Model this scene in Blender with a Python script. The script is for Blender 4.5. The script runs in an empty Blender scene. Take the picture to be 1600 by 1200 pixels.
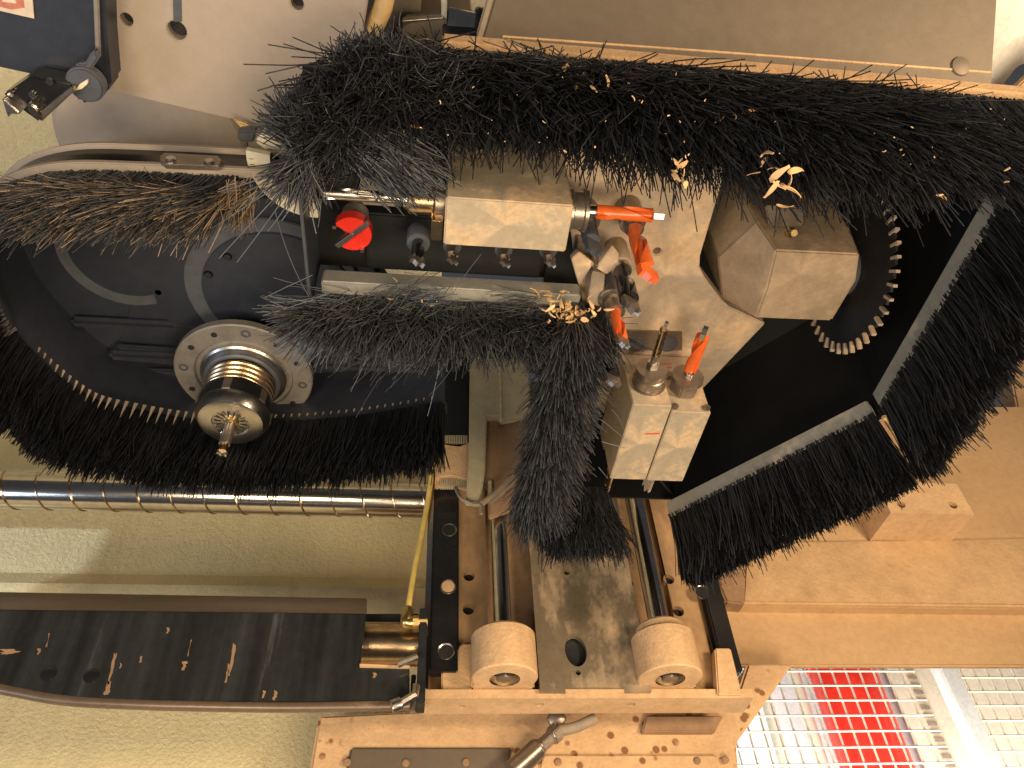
import bpy, math, random
import numpy as np
from mathutils import Vector, Matrix
from mathutils.geometry import tessellate_polygon
random.seed(7); RNG = np.random.default_rng(7)
scene = bpy.context.scene
COL = scene.collection
# ------------------------------------------------------------------ camera (looks up ~45 degrees under the machining head)
F = 1200.0
_X = Vector((10900, -460, -1200)).normalized()
_Z = Vector((-84, 1180, -1200)); _Z = (_Z - _X * _Z.dot(_X)).normalized()
_Y = _Z.cross(_X)
ROT = Matrix((_X, _Y, _Z))            # camera -> world (rows are the world axes in camera space)
cam_d = bpy.data.cameras.new('camera'); cam = bpy.data.objects.new('camera', cam_d); COL.objects.link(cam)
cam.matrix_world = ROT.to_4x4()
cam_d.lens = 27.0; cam_d.sensor_width = 36; cam_d.clip_start = .01; cam_d.clip_end = 100
scene.camera = cam
# ------------------------------------------------------------------ light
world = bpy.data.worlds.new('World'); scene.world = world; world.use_nodes = True
bg = world.node_tree.nodes['Background']; bg.inputs[0].default_value = (.86, .88, .95, 1); bg.inputs[1].default_value = .055
def area(name, loc, target, sx, sy, power, col):
    d = bpy.data.lights.new(name, 'AREA'); d.shape = 'RECTANGLE'; d.size = sx; d.size_y = sy; d.energy = power; d.color = col
    o = bpy.data.objects.new(name, d); COL.objects.link(o); o.location = loc
    o.rotation_euler = (Vector(target) - Vector(loc)).to_track_quat('-Z', 'Y').to_euler(); return o
area('warm_workshop_lamp', (1.15, -.40, .18), (.45, .9, .6), .35, .25, 20, (1, .74, .46))
area('low_warm_lamp', (.35, .05, -.70), (.15, .9, .6), .6, .4, 18.0, (1, .77, .49))
area('front_warm_fill', (-.55, -.25, -.50), (-.35, 1.1, .6), .5, .4, 11, (1, .81, .54))  # added fill without a real source, lifts the drum and cream wall
area('window_light', (-1.5, .35, -.35), (-.3, .65, .65), .5, .5, 7, (.66, .80, 1))
area('hall_back_fill', (1.7, 2.58, .05), (1.7, 3.2, 1.0), 1.6, .4, 95, (1, .98, .96))  # unseen area lamp added behind the fence to brighten wall and duct
area('hall_front_fill', (1.6, 2.05, .25), (1.6, 2.9, .9), 1.0, .4, 16, (1, .95, .88))  # unseen lamp added to keep the fence wires bright
sd = bpy.data.lights.new('window_beam', 'SPOT'); sd.energy = 26; sd.color = (.74, .86, 1); sd.spot_size = math.radians(17); sd.spot_blend = .12; sd.shadow_soft_size = .01
so_ = bpy.data.objects.new('window_beam', sd); COL.objects.link(so_); so_.location = (-1.45, .35, .45)
so_.rotation_euler = (Vector((-.80, 1.19, .755)) - Vector(so_.location)).to_track_quat('-Z', 'Y').to_euler()
scene.view_settings.view_transform = 'Standard'; scene.view_settings.look = 'None'
scene.view_settings.exposure = .14; scene.view_settings.gamma = 1
# ------------------------------------------------------------------ helpers
def ray(px, py): return ROT @ Vector((px - 800, 600 - py, -F))
def P(px, py, **k):
    d = ray(px, py); a, v = next(iter(k.items())); return d * (v / d['xyz'.index(a)])
def PP(px, py, q, n):
    d = ray(px, py); n = Vector(n); return d * (Vector(q).dot(n) / d.dot(n))
def proj(w):
    c = ROT.transposed() @ Vector(w); return 800 + F * c[0] / -c[2], 600 - F * c[1] / -c[2]
def zat(x, y, py, lo=.2, hi=1.2):                     # height at which the plumb line through x, y reaches picture row py
    for _ in range(40):
        m = (lo + hi) / 2
        if proj((x, y, m))[1] > py: lo = m
        else: hi = m
    return lo
MATS = {}
def mat(name, col, rough=.5, metal=0., var=.2, scale=14, dust=0., dcol=(.50, .34, .20), bump=.08, bscale=220, spec=.5, stretch=(1, 1, 1), dscale=18, isl=0., spots=None, mot=.12, bdist=.002, soft=.08):
    m = bpy.data.materials.new(name); m.use_nodes = True; nt = m.node_tree; N = nt.nodes; Lk = nt.links
    b = N['Principled BSDF']; tc = N.new('ShaderNodeTexCoord'); mp = N.new('ShaderNodeMapping'); mp.inputs['Scale'].default_value = stretch
    Lk.new(tc.outputs['Object'], mp.inputs[0])
    def noise(s, d=6, r=.6, src=mp.outputs[0]):
        n = N.new('ShaderNodeTexNoise'); n.inputs['Scale'].default_value = s; n.inputs['Detail'].default_value = d; n.inputs['Roughness'].default_value = r
        Lk.new(src, n.inputs[0]); return n.outputs[0]
    def ramp(src, a, c):
        r = N.new('ShaderNodeMapRange'); r.inputs[1].default_value = a; r.inputs[2].default_value = c; Lk.new(src, r.inputs[0]); return r.outputs[0]
    def mix(f, a, c):
        x = N.new('ShaderNodeMix'); x.data_type = 'RGBA'
        if isinstance(f, float): x.inputs[0].default_value = f
        else: Lk.new(f, x.inputs[0])
        for i, v in ((6, a), (7, c)):
            if isinstance(v, tuple): x.inputs[i].default_value = (*v, 1)
            else: Lk.new(v, x.inputs[i])
        return x.outputs[2]
    lo = tuple(max(0, c * (1 - var)) for c in col); hi = tuple(min(1, c * (1 + var)) for c in col)
    if isl:
        g = N.new('ShaderNodeNewGeometry'); f = ramp(g.outputs['Random Per Island'], 0, 1); c = mix(f, lo, tuple(min(1, v * (1 + isl)) for v in col))
    else: c = mix(ramp(noise(scale), .3, .7), lo, hi)
    rgh = None
    n2 = noise(scale * 6, 4)
    if dust > 0:
        dn = N.new('ShaderNodeMath'); dn.operation = 'ADD'; Lk.new(noise(dscale, 8, .68), dn.inputs[0]); dn.inputs[1].default_value = dust - .5
        df = ramp(dn.outputs[0], .5 - soft, .5 + soft); dv = mix(ramp(n2, .3, .7), tuple(v * .78 for v in dcol), tuple(min(1, v * 1.14) for v in dcol))
        c = mix(df, c, dv)
        rm = N.new('ShaderNodeMapRange'); Lk.new(df, rm.inputs[0]); rm.inputs[3].default_value = rough; rm.inputs[4].default_value = .92; rgh = rm.outputs[0]
        if metal:
            mm = N.new('ShaderNodeMapRange'); Lk.new(df, mm.inputs[0]); mm.inputs[3].default_value = metal; mm.inputs[4].default_value = 0; Lk.new(mm.outputs[0], b.inputs['Metallic'])
    else:
        b.inputs['Metallic'].default_value = metal
    if spots:
        sc, th, scol = spots; vo = N.new('ShaderNodeTexVoronoi'); vo.inputs['Scale'].default_value = sc; Lk.new(tc.outputs['Object'], vo.inputs[0])
        gate = ramp(noise(9, 3), .50, .56); sp = ramp(vo.outputs['Distance'], th, th * .72)
        mu = N.new('ShaderNodeMath'); mu.operation = 'MULTIPLY'; Lk.new(gate, mu.inputs[0]); Lk.new(sp, mu.inputs[1]); c = mix(mu.outputs[0], c, scol)
    if not isl and mot:
        for sc_, am in ((75, mot), (330, mot * .55)):
            mr = N.new('ShaderNodeMapRange'); Lk.new(noise(sc_, 5, .65, tc.outputs['Object']), mr.inputs[0]); mr.inputs[1].default_value = .32; mr.inputs[2].default_value = .68
            mr.inputs[3].default_value = 1 - am; mr.inputs[4].default_value = 1 + am * .7
            x = N.new('ShaderNodeMix'); x.data_type = 'RGBA'; x.blend_type = 'MULTIPLY'; x.inputs[0].default_value = 1; Lk.new(c, x.inputs[6]); Lk.new(mr.outputs[0], x.inputs[7]); c = x.outputs[2]
    Lk.new(c, b.inputs['Base Color'])
    if rgh is None:
        rm = N.new('ShaderNodeMapRange'); Lk.new(n2, rm.inputs[0]); rm.inputs[1].default_value = .3; rm.inputs[2].default_value = .7
        rm.inputs[3].default_value = max(.04, rough * .75); rm.inputs[4].default_value = min(1, rough * 1.3); rgh = rm.outputs[0]
    Lk.new(rgh, b.inputs['Roughness'])
    b.inputs['Specular IOR Level'].default_value = spec
    if bump:
        bp = N.new('ShaderNodeBump'); bp.inputs['Strength'].default_value = bump; bp.inputs['Distance'].default_value = bdist
        Lk.new(noise(bscale, 5, .6, tc.outputs['Object']), bp.inputs['Height']); Lk.new(bp.outputs[0], b.inputs['Normal'])
    MATS[name] = m; return m
TAN = (.60, .395, .225)
mat('tan_dust', TAN, .85, 0, .16, 9, .30, (.52, .33, .175), .5, 190, mot=.11, bdist=.003)
mat('tan_spotted', TAN, .85, 0, .12, 9, .28, (.52, .33, .175), .5, 190, mot=.11, bdist=.003, spots=(48, .30, (.24, .115, .045)))
mat('beam_paint', (.58, .385, .215), .7, 0, .06, 3, .36, (.47, .295, .15), .35, 150, dscale=7, stretch=(.4, 1, 1), mot=.08, soft=.22)
mat('beam_strip', (.575, .38, .21), .75, 0, .08, 6, .40, (.47, .30, .16), .5, 130, dscale=16, mot=.08, soft=.16, bdist=.003)
mat('plate_steel', (.46, .37, .29), .45, .35, .12, 16, .47, (.55, .39, .25), .10, 300, dscale=11)
mat('block_steel', (.50, .42, .32), .45, .35, .10, 25, .44, (.54, .38, .23), .10, 340, dscale=24)
mat('dirty_steel', (.27, .23, .20), .33, .8, .25, 30, .30, (.36, .25, .16), .1, 300)
mat('steel', (.56, .53, .50), .28, 1, .15, 30, .22, (.45, .32, .2), .05, 300)
mat('chrome', (.64, .60, .56), .17, 1, .1, 20, .14, (.42, .28, .16), .02, 200)
mat('bronze', (.52, .38, .24), .25, 1, .2, 40, .2, (.4, .26, .14), .05, 300)
mat('brass', (.62, .45, .20), .3, 1, .2, 40, .2, (.5, .36, .2), .05, 300)
mat('aluminium', (.46, .45, .42), .50, .50, .12, 12, .36, (.50, .40, .29), .06, 300, stretch=(1, 1, 1))
mat('motor_cast', (.36, .27, .19), .55, .3, .2, 30, .36, (.40, .28, .18), .25, 220)
mat('flange_grey', (.24, .22, .20), .5, .4, .12, 20, .3, (.3, .24, .18), .06, 220)
mat('black_paint', (.018, .019, .023), .42, 0, .4, 12, .16, (.16, .11, .075), .08, 160)
mat('black_void', (.010, .010, .012), .7, 0, .4, 12, 0)
mat('black_rail', (.014, .014, .016), .20, 0, .3, 12, .19, (.25, .16, .09), .03, 160)
mat('hood_grey', (.080, .086, .105), .45, .2, .25, 12, .2, (.13, .10, .08), .08, 160)
mat('hood_light', (.22, .195, .175), .5, .2, .2, 12, .2, (.2, .15, .1), .08, 160)
mat('hood_black', (.0065, .007, .009), .5, 0, .3, 12, .06, (.06, .045, .03), .08, 160)
mat('blue_black', (.022, .026, .040), .42, 0, .2, 10, .1, (.1, .08, .06), .06, 160)
mat('grey_cover', (.17, .138, .108), .55, .35, .12, 5, .30, (.21, .16, .115), .06, 120, dscale=5, mot=.07)
mat('warm_plate', (.335, .28, .24), .62, 0, .06, 6, .25, (.42, .325, .245), .06, 160, dscale=5, mot=.05)
mat('cream_paint', (.70, .60, .36), .5, 0, .05, 8, .30, (.56, .41, .21), .8, 150, dscale=5, stretch=(5, 1, .25), bdist=.0045, mot=.04, soft=.14)
mat('olive_paint', (.48, .42, .28), .5, 0, .1, 10, .30, (.50, .37, .23), .2, 150)
mat('brown_dust', (.30, .185, .11), .8, 0, .18, 10, .32, (.40, .26, .15), .2, 150)
mat('slide_iron', (.30, .19, .11), .6, .2, .25, 10, .52, (.42, .26, .135), .15, 160, dscale=9, stretch=(1, 1, .35))
mat('pan_metal', (.36, .29, .21), .38, .7, .2, 12, .44, (.42, .29, .18), .1, 200, dscale=10, stretch=(1, 1, .5))
mat('tray_black', (.038, .040, .042), .15, .3, .5, 12, .32, (.11, .115, .125), .10, 22, stretch=(3.0, 1, .22), dscale=6, bdist=.004)  # lighter bluish streaks paint the window reflection into the colour
mat('tray_lip', (.16, .115, .085), .35, .3, .3, 10, .3, (.35, .22, .13), .05, 90, stretch=(.4, 1, 1))  # brownish reflection painted into the lip colour
mat('red_paint', (.66, .030, .018), .22, 0, .12, 30, 0, bump=.03)
mat('orange_paint', (.66, .115, .022), .32, 0, .15, 40, .15, (.4, .16, .06), .04, 250)
mat('bristle', (.016, .017, .021), .33, 0, .5, 10, isl=1.7, bump=0, spec=.55)
mat('bristle_black', (.0055, .006, .008), .4, 0, .5, 10, isl=1.6, bump=0, spec=.3)
mat('bristle_grey', (.034, .036, .042), .36, 0, .5, 10, isl=2.0, bump=0, spec=.5)
mat('bristle_dusty', (.17, .125, .09), .5, 0, .7, 10, isl=1.6, bump=0, spec=.4)
mat('bristle_lit', (.10, .115, .145), .40, 0, .5, 10, isl=.9, bump=0, spec=.5)  # black bristles with the cool light on them painted into the colour
mat('wood_chip', (.62, .40, .20), .7, 0, .25, 120, isl=.45, bump=.1)
mat('hose_yellow', (.62, .46, .13), .3, 0, .15, 30, .2, (.5, .36, .18), .03)
mat('hose_grey', (.26, .21, .165), .6, 0, .15, 30, .35, (.36, .25, .16), .05)
mat('hose_tan', (.52, .36, .17), .55, 0, .15, 30, .25, (.45, .3, .16), .05)
mat('white_plastic', (.66, .60, .48), .5, 0, .1, 30, .25, (.5, .38, .25), .05)
mat('paper', (.62, .52, .42), .7, 0, .1, 30, 0, bump=.03)
mat('ink_red', (.50, .17, .12), .7, 0, .35, 90, 0, bump=.03)
mat('white_wall', (.80, .80, .78), .6, 0, .05, 8, 0, bump=.05)
mat('grey_panel', (.56, .54, .56), .6, 0, .06, 8, 0, bump=.05, spots=(30, .2, (.38, .36, .38)))
mat('mesh_white', (.62, .56, .44), .5, 0, .08, 8, .1, bump=.02)
mat('mesh_wire_beige', (.66, .58, .44), .6, 0, .08, 8, 0, bump=.05)
mat('marker_red', (.52, .10, .06), .7, 0, .3, 90, 0, bump=0)
M = MATS

def tag(o, label, cat, group=None, kind=None):
    if label: o['label'] = label
    if cat: o['category'] = cat
    if group: o['group'] = group
    if kind: o['kind'] = kind
    return o
def thing(name, label, cat, loc, group=None):
    o = bpy.data.objects.new(name, None); COL.objects.link(o); o.location = loc; o.empty_display_size = .02
    return tag(o, label, cat, group)
def frame(axis):
    a = Vector(axis).normalized(); h = Vector((0, 0, 1)) if abs(a.z) < .9 else Vector((1, 0, 0))
    u = h.cross(a).normalized(); return u, a.cross(u), a
class MB:
    def __init__(s): s.v = []; s.f = []
    def add(s, vs, fs):
        k = len(s.v); s.v += [Vector(v) for v in vs]; s.f += [tuple(i + k for i in f) for f in fs]; return s
    def box(s, lo, hi, rot=None, about=None):
        vs = [Vector((x, y, z)) for z in (lo[2], hi[2]) for y in (lo[1], hi[1]) for x in (lo[0], hi[0])]
        if rot is not None:
            c = Vector(about) if about is not None else (Vector(lo) + Vector(hi)) / 2; vs = [rot @ (v - c) + c for v in vs]
        return s.add(vs, [(0, 2, 3, 1), (4, 5, 7, 6), (0, 1, 5, 4), (2, 6, 7, 3), (0, 4, 6, 2), (1, 3, 7, 5)])
    def prism(s, poly, ext, holes=(), hext=None):
        ext = Vector(ext); loops = [[Vector(p) for p in poly]] + [[Vector(p) for p in h] for h in holes]
        n = sum(len(l) for l in loops); flat = [p for l in loops for p in l]
        tris = tessellate_polygon(loops) if len(flat) > 3 else [(0, 1, 2)]
        fs = [tuple(t) for t in tris] + [tuple(i + n for i in t[::-1]) for t in tris]; k = 0
        for l in loops:
            m = len(l); fs += [(k + i, k + (i + 1) % m, n + k + (i + 1) % m, n + k + i) for i in range(m)]; k += m
        return s.add(flat + [p + ext for p in flat], fs)
    def lathe(s, prof, o, axis, seg=32, a0=0, a1=2 * math.pi, caps=True):
        u, w, a = frame(axis); o = Vector(o); full = abs(a1 - a0) > 6.28; m = seg if full else seg + 1; vs = []
        for r, h in prof:
            for i in range(m):
                t = a0 + (a1 - a0) * i / seg; vs.append(o + a * h + (u * math.cos(t) + w * math.sin(t)) * r)
        fs = []
        for j in range(len(prof) - 1):
            for i in range(seg):
                i2 = (i + 1) % m; fs.append((j * m + i, j * m + i2, (j + 1) * m + i2, (j + 1) * m + i))
        if caps and full: fs += [tuple(range(m))[::-1], tuple((len(prof) - 1) * m + i for i in range(m))]
        return s.add(vs, fs)
    def tube(s, pts, r, seg=10):
        pts = [Vector(p) for p in pts]; n = len(pts); rs = r if isinstance(r, (list, tuple)) else [r] * n; vs = []; pu = None
        for i, p in enumerate(pts):
            t = (pts[min(i + 1, n - 1)] - pts[max(i - 1, 0)]).normalized()
            u = frame(t)[0] if pu is None else (pu - t * pu.dot(t)).normalized(); pu = u; w = t.cross(u)
            vs += [p + (u * math.cos(2 * math.pi * k / seg) + w * math.sin(2 * math.pi * k / seg)) * rs[i] for k in range(seg)]
        fs = [(i * seg + k, i * seg + (k + 1) % seg, (i + 1) * seg + (k + 1) % seg, (i + 1) * seg + k) for i in range(n - 1) for k in range(seg)]
        return s.add(vs, fs + [tuple(range(seg))[::-1], tuple((n - 1) * seg + k for k in range(seg))])
    def build(s, name, m, parent=None, bev=0., label=None, smooth=35):
        if parent is not None:
            off = Vector(parent['_o']) if '_o' in parent.keys() else parent.location.copy()
        else:
            lo = Vector([min(v[i] for v in s.v) for i in range(3)]); hi = Vector([max(v[i] for v in s.v) for i in range(3)]); off = (lo + hi) / 2
        me = bpy.data.meshes.new(name); me.from_pydata([v - off for v in s.v], [], s.f)
        import bmesh
        bm = bmesh.new(); bm.from_mesh(me); bmesh.ops.recalc_face_normals(bm, faces=bm.faces)
        if bev:
            es = [e for e in bm.edges if len(e.link_faces) == 2 and e.calc_face_angle(0) > math.radians(smooth)]
            bmesh.ops.bevel(bm, geom=es, offset=bev, segments=2, affect='EDGES', clamp_overlap=True)
        bm.to_mesh(me); bm.free()
        me.shade_smooth(); me.set_sharp_from_angle(angle=math.radians(smooth))
        me.materials.append(M[m]); o = bpy.data.objects.new(name, me); COL.objects.link(o)
        if parent is None: o.location = off
        else:
            o.parent = parent; ORG[o] = off
        ORG[o] = off
        if label: o['label'] = label
        return o
ORG = {}
class _Par:                                  # sub-part: parent is a mesh part whose own origin sits at its thing's origin
    pass
_ob = MB.build
def _build(s, name, m, parent=None, bev=0., label=None, smooth=35):
    if parent is not None and parent in ORG and parent.parent is not None:
        o = _ob_with(s, name, m, parent, bev, label, smooth, ORG[parent])
        return o
    return _ob(s, name, m, parent, bev, label, smooth)
def _ob_with(s, name, m, parent, bev, label, smooth, off):
    e = bpy.data.objects.new('tmp', None); e.location = off
    o = _ob(s, name, m, e, bev, label, smooth); o.parent = parent; bpy.data.objects.remove(e); ORG[o] = off; return o
MB.build = _build
def circ(c, r, n=20, u=(1, 0, 0), w=(0, 1, 0)):
    c = Vector(c); u = Vector(u); w = Vector(w); return [c + (u * math.cos(2 * math.pi * i / n) + w * math.sin(2 * math.pi * i / n)) * r for i in range(n)]
def smoothpath(pts, n=8):
    pts = [Vector(p) for p in pts]; out = []
    for i in range(len(pts) - 1):
        p0 = pts[max(i - 1, 0)]; p1 = pts[i]; p2 = pts[i + 1]; p3 = pts[min(i + 2, len(pts) - 1)]
        for k in range(n):
            t = k / n; out.append(.5 * ((2 * p1) + (p2 - p0) * t + (2 * p0 - 5 * p1 + 4 * p2 - p3) * t * t + (3 * p1 - p0 - 3 * p2 + p3) * t ** 3))
    return out + [pts[-1]]
def sweep(path, prof, closed=False):
    """prof: (outward, up) pairs swept along a plan path; outward is to the right of travel"""
    mb = MB(); n = len(path); m = len(prof); vs = []
    for i, p in enumerate(path):
        t = (path[min(i + 1, n - 1)] - path[max(i - 1, 0)]); t.z = 0; t.normalize(); o = Vector((t.y, -t.x, 0))
        vs += [p + o * a + Vector((0, 0, b)) for a, b in prof]
    fs = [(i * m + k, i * m + (k + 1) % m, (i + 1) * m + (k + 1) % m, (i + 1) * m + k) for i in range(n - 1) for k in range(m)]
    fs += [tuple(range(m))[::-1], tuple((n - 1) * m + k for k in range(m))]
    return mb.add(vs, fs)
def strands(name, roots, vec, bend, m, parent, r=.0005, segs=3, taper=.75):
    """one mesh of three-sided curved bristles"""
    off = np.array(parent.location); R = np.asarray(roots) - off; n = len(R); V = np.asarray(vec); B = np.asarray(bend)
    d = V / np.linalg.norm(V, axis=1, keepdims=True); h = RNG.normal(size=(n, 3)); u = np.cross(d, h); u /= np.linalg.norm(u, axis=1, keepdims=True); w = np.cross(d, u)
    L = segs + 1; co = np.empty((n, L, 3, 3), np.float32); rr = np.broadcast_to(np.asarray(r), (n,))
    for i in range(L):
        t = i / segs; c = R + V * t + B * t * t; rad = rr * (1 - (1 - taper) * t)
        for k in range(3):
            a = 2 * math.pi * k / 3; co[:, i, k] = c + (u * math.cos(a) + w * math.sin(a)) * rad[:, None]
    base = (np.arange(n) * L * 3)[:, None, None, None]
    i = np.arange(segs)[None, :, None]; k = np.arange(3)[None, None, :]; k2 = (k + 1) % 3
    q = np.stack([i * 3 + k, i * 3 + k2, (i + 1) * 3 + k2, (i + 1) * 3 + k], -1) + base
    q = q.reshape(-1, 4)
    me = bpy.data.meshes.new(name); nv = n * L * 3; me.vertices.add(nv); me.vertices.foreach_set('co', co.ravel())
    me.loops.add(q.size); me.loops.foreach_set('vertex_index', q.ravel().astype(np.int32))
    me.polygons.add(len(q)); me.polygons.foreach_set('loop_start', np.arange(0, q.size, 4, dtype=np.int32))
    me.polygons.foreach_set('use_smooth', np.ones(len(q), bool)); me.update(calc_edges=True)
    me.materials.append(M[m]); o = bpy.data.objects.new(name, me); COL.objects.link(o); o.parent = parent; o['kind'] = 'stuff'; return o
def along(path, n, jit=None):
    p = np.array([list(v) for v in path]); s = np.r_[0, np.cumsum(np.linalg.norm(np.diff(p, axis=0), axis=1))]
    t = np.sort(RNG.uniform(0, s[-1], n)) if jit is None else jit * s[-1]
    out = np.stack([np.interp(t, s, p[:, i]) for i in range(3)], 1)
    e = np.stack([np.interp(np.clip(t + .004, 0, s[-1]), s, p[:, i]) - np.interp(np.clip(t - .004, 0, s[-1]), s, p[:, i]) for i in range(3)], 1)
    e /= np.linalg.norm(e, axis=1, keepdims=True); return out, e, t / s[-1]
def brush(parent, path, n, L, width, mean=(0, 0, -1), clump=.1, indiv=.06, bend=.02, r=.0005, m='bristle', per=30, lenvar=.1, segs=3, name='bristles', extra=None, ny=.5, calm=None, lfun=None):
    roots, e, t = along(path, n); side = np.stack([e[:, 1], -e[:, 0], np.zeros(n)], 1)
    so = RNG.uniform(-.5, .5, n); roots = roots + side * (so * width)[:, None]
    g = max(1, n // per); cid = np.minimum((np.arange(n) * g) // n + RNG.integers(-2, 3, n), g - 1).clip(0); lane = (so > 0).astype(int); cid = cid * 2 + lane
    nz = lambda *sh: np.clip(RNG.normal(size=sh), -1.7, 1.7)
    cd = nz(2 * g + 2, 3) * clump; cb = nz(2 * g + 2, 3) * bend
    cd[:, 1] *= ny; cb[:, 1] *= ny
    ln = L * (1 + RNG.uniform(-lenvar, lenvar, n)) * (1 + RNG.normal(size=2 * g + 2)[cid] * lenvar * .3)
    cf = 1 if calm is None else np.clip((calm[1] - t) / (calm[1] - calm[0]), .3, 1)[:, None]
    if lfun is not None: ln = ln * lfun(t)
    d = np.array(mean)[None] + (cd[cid] + nz(n, 3) * indiv) * cf
    b = (cb[cid] + nz(n, 3) * bend * .7) * cf
    if extra is not None: dd, bb = extra(t, so, n); d = d + dd; b = b + bb
    d /= np.linalg.norm(d, axis=1, keepdims=True)
    return strands(name, roots, d * ln[:, None], b, m, parent, r, segs)
def px_strands(parent, lines, m, r=.0006, name='loose_bristles'):
    rt = []; ve = []; be = []
    for (x0, y0, x1, y1, z0, z1, k) in lines:
        a = P(x0, y0, z=z0); c = P(x1, y1, z=z1); rt.append(a); b = Vector((random.uniform(-1, 1), random.uniform(-1, 1), random.uniform(-1, 1))) * k
        ve.append(c - a - b); be.append(b)
    return strands(name, [list(v) for v in rt], [list(v) for v in ve], [list(v) for v in be], m, parent, r, 8)

# ================================================================== SETTING: painted machine frame and background
mb = MB()
prof = [(1.24, -.3), (1.215, -.3), (1.215, .60), (1.185, .655), (1.178, .70), (1.205, .735), (1.21, 1.30), (.15, 1.30), (.15, 1.32), (1.24, 1.32)]
pl = [Vector((-1.6, y, z)) for y, z in prof]; mb.prism(pl, (1.62, 0, 0))
w = mb.build('machine_frame_panel', 'cream_paint', smooth=25)
tag(w, 'cream painted cast machine frame panel behind the screw and black trough', 'machine frame')

# ---- bright hall behind the frame, lower right
b = MB().box((-.5, 3.3, -.6), (4.5, 3.34, 2.2)).build('hall_wall', 'white_wall'); b['kind'] = 'structure'
def fence(x0, x1, y, z0, z1, step, label, matn, r=.0035):
    t = thing('wire_mesh_fence', label, 'fence', (x0, y, z0)); n = int((x1 - x0) / step)
    for i in range(n + 1): MB().tube([(x0 + i * step, y, z0), (x0 + i * step, y, z1)], r, 6).build('wire', matn, t)
    for i in range(int((z1 - z0) / step) + 1): MB().tube([(x0, y - .005, z0 + i * step), (x1, y - .005, z0 + i * step)], r, 6).build('wire', matn, t)
    return t
fence(.95, 1.78, 2.5, .6, 1.35, .052, 'white square wire mesh fence in front of the red duct', 'mesh_white')
x0 = P(1322, 1100, y=2.75).x
t = thing('red_duct', 'glossy red round duct standing behind the white wire mesh', 'duct', (x0 + .03, 2.75, .4))
MB().lathe([(.125, 0), (.125, 1.4)], (x0 + .03, 2.75, .4), (0, 0, 1), 40).build('pipe', 'red_paint', t)
for z in (.62, 1.3): MB().lathe([(.127, 0), (.13, .004), (.13, .016), (.127, .02)], (x0 + .03, 2.75, z), (0, 0, 1), 40).build('seam_band', 'red_paint', t)
t = thing('wall_sheeting', 'pale grey speckled panel beside the red duct', 'panel', (2.05, 2.95, .4))
MB().box((1.84, 2.95, .4), (2.36, 2.97, 1.8)).build('panel_sheet', 'grey_panel', t, .003)
t = thing('slotted_post', 'pale slotted steel upright between grey panel and white post', 'post', (1.98, 2.6, .4))
xs = P(1452, 1120, y=2.6).x
MB().box((xs - .03, 2.6, .4), (xs + .03, 2.62, 1.6)).build('upright', 'mesh_wire_beige', t, .002)
for i in range(22): MB().box((xs - .018, 2.593, .74 + i * .028), (xs + .014, 2.5995, .754 + i * .028)).build('slot', 'hose_grey', t)
xs = P(1500, 1110, y=2.5).x
b = MB().box((xs - .03, 2.46, .3), (xs + .035, 2.52, 1.7)).build('white_post', 'white_wall', bev=.004); tag(b, 'plain white square post right of the slotted upright', 'post')
b = MB().box((xs + .06, 2.9, .3), (xs + 1.6, 2.92, 1.8)).build('beige_board', 'mesh_wire_beige'); tag(b, 'beige board behind the second wire mesh', 'board')
fence(xs + .06, xs + .70, 2.55, .6, 1.35, .052, 'beige wire mesh in front of the beige board', 'mesh_wire_beige')
for k, px in enumerate((1205, 1262)):
    c = P(px, 1120, y=2.85); b = MB().lathe([(.022, 0), (.022, 1.5)], (c.x, 2.85, .3), (0, 0, 1), 20).build('white_pipe', 'mesh_white')
    tag(b, ['thin cream pipe behind the mesh, next to the tan frame', 'thin cream pipe behind the mesh, next to the red duct'][k], 'pipe')

# ---- gantry beam, tan with wood dust
def poly_y(pts, y): return [P(a, c, y=y) for a, c in pts]
def poly_z(pts, z): return [P(a, c, z=z) for a, c in pts]
t = thing('gantry_beam', 'long tan dust covered beam with a raised upper plate', 'beam', P(1160, 1040, y=1.2))
MB().prism(poly_y([(1060, 640), (1760, 632), (1740, 952), (1060, 944)], 1.12), (0, .12, 0)).build('upper_plate', 'beam_paint', t, .004)
MB().prism(poly_y([(1060, 930), (1740, 938), (1720, 1041), (1060, 1040)], 1.145), (0, .012, 0)).build('lower_plate', 'beam_paint', t, .003)
MB().prism(poly_y([(1166, 846), (1700, 838), (1700, 948), (1160, 942)], 1.114), (0, .02, 0)).build('facing_strip', 'beam_strip', t, .004)
b = MB().prism(poly_y([(1575, 560), (1700, 560), (1800, 640), (1590, 640)], 1.16), (0, .06, 0)).build('tan_bracket', 'tan_dust', bev=.004); tag(b, 'tan bracket post standing above the end of the gantry beam', 'bracket')
fr = [P(1392, 801, y=1.03), P(1522, 803, y=1.03)]
xa, xb, zb = fr[0].x, fr[1].x, fr[0].z
t = thing('mounting_block', 'tan block with two screw holes fixed to the beam face', 'block', (xa, 1.12, zb))
hz = [P(1408, 788, y=1.03), P(1489, 789, y=1.03)]
MB().prism([(xa, 1.03, zb), (xb, 1.03, zb), (xb, 1.03, zb + .07), (xa, 1.03, zb + .07)], (0, .088, 0), [circ((h.x, 1.03, h.z), .008, 16, (1, 0, 0), (0, 0, 1)) for h in hz]).build('body', 'tan_dust', t)
for h in hz: MB().lathe([(.0079, 0), (.0079, .01)], (h.x, 1.055, h.z), (0, 1, 0), 16).build('screw', 'black_paint', t)
b = MB().prism(poly_y([(1112, 888), (1166, 888), (1164, 944), (1135, 940)], 1.08), (0, .03, 0)).build('dark_block', 'brown_dust', bev=.003); tag(b, 'small dark brown block between right rail and beam', 'block')

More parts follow.
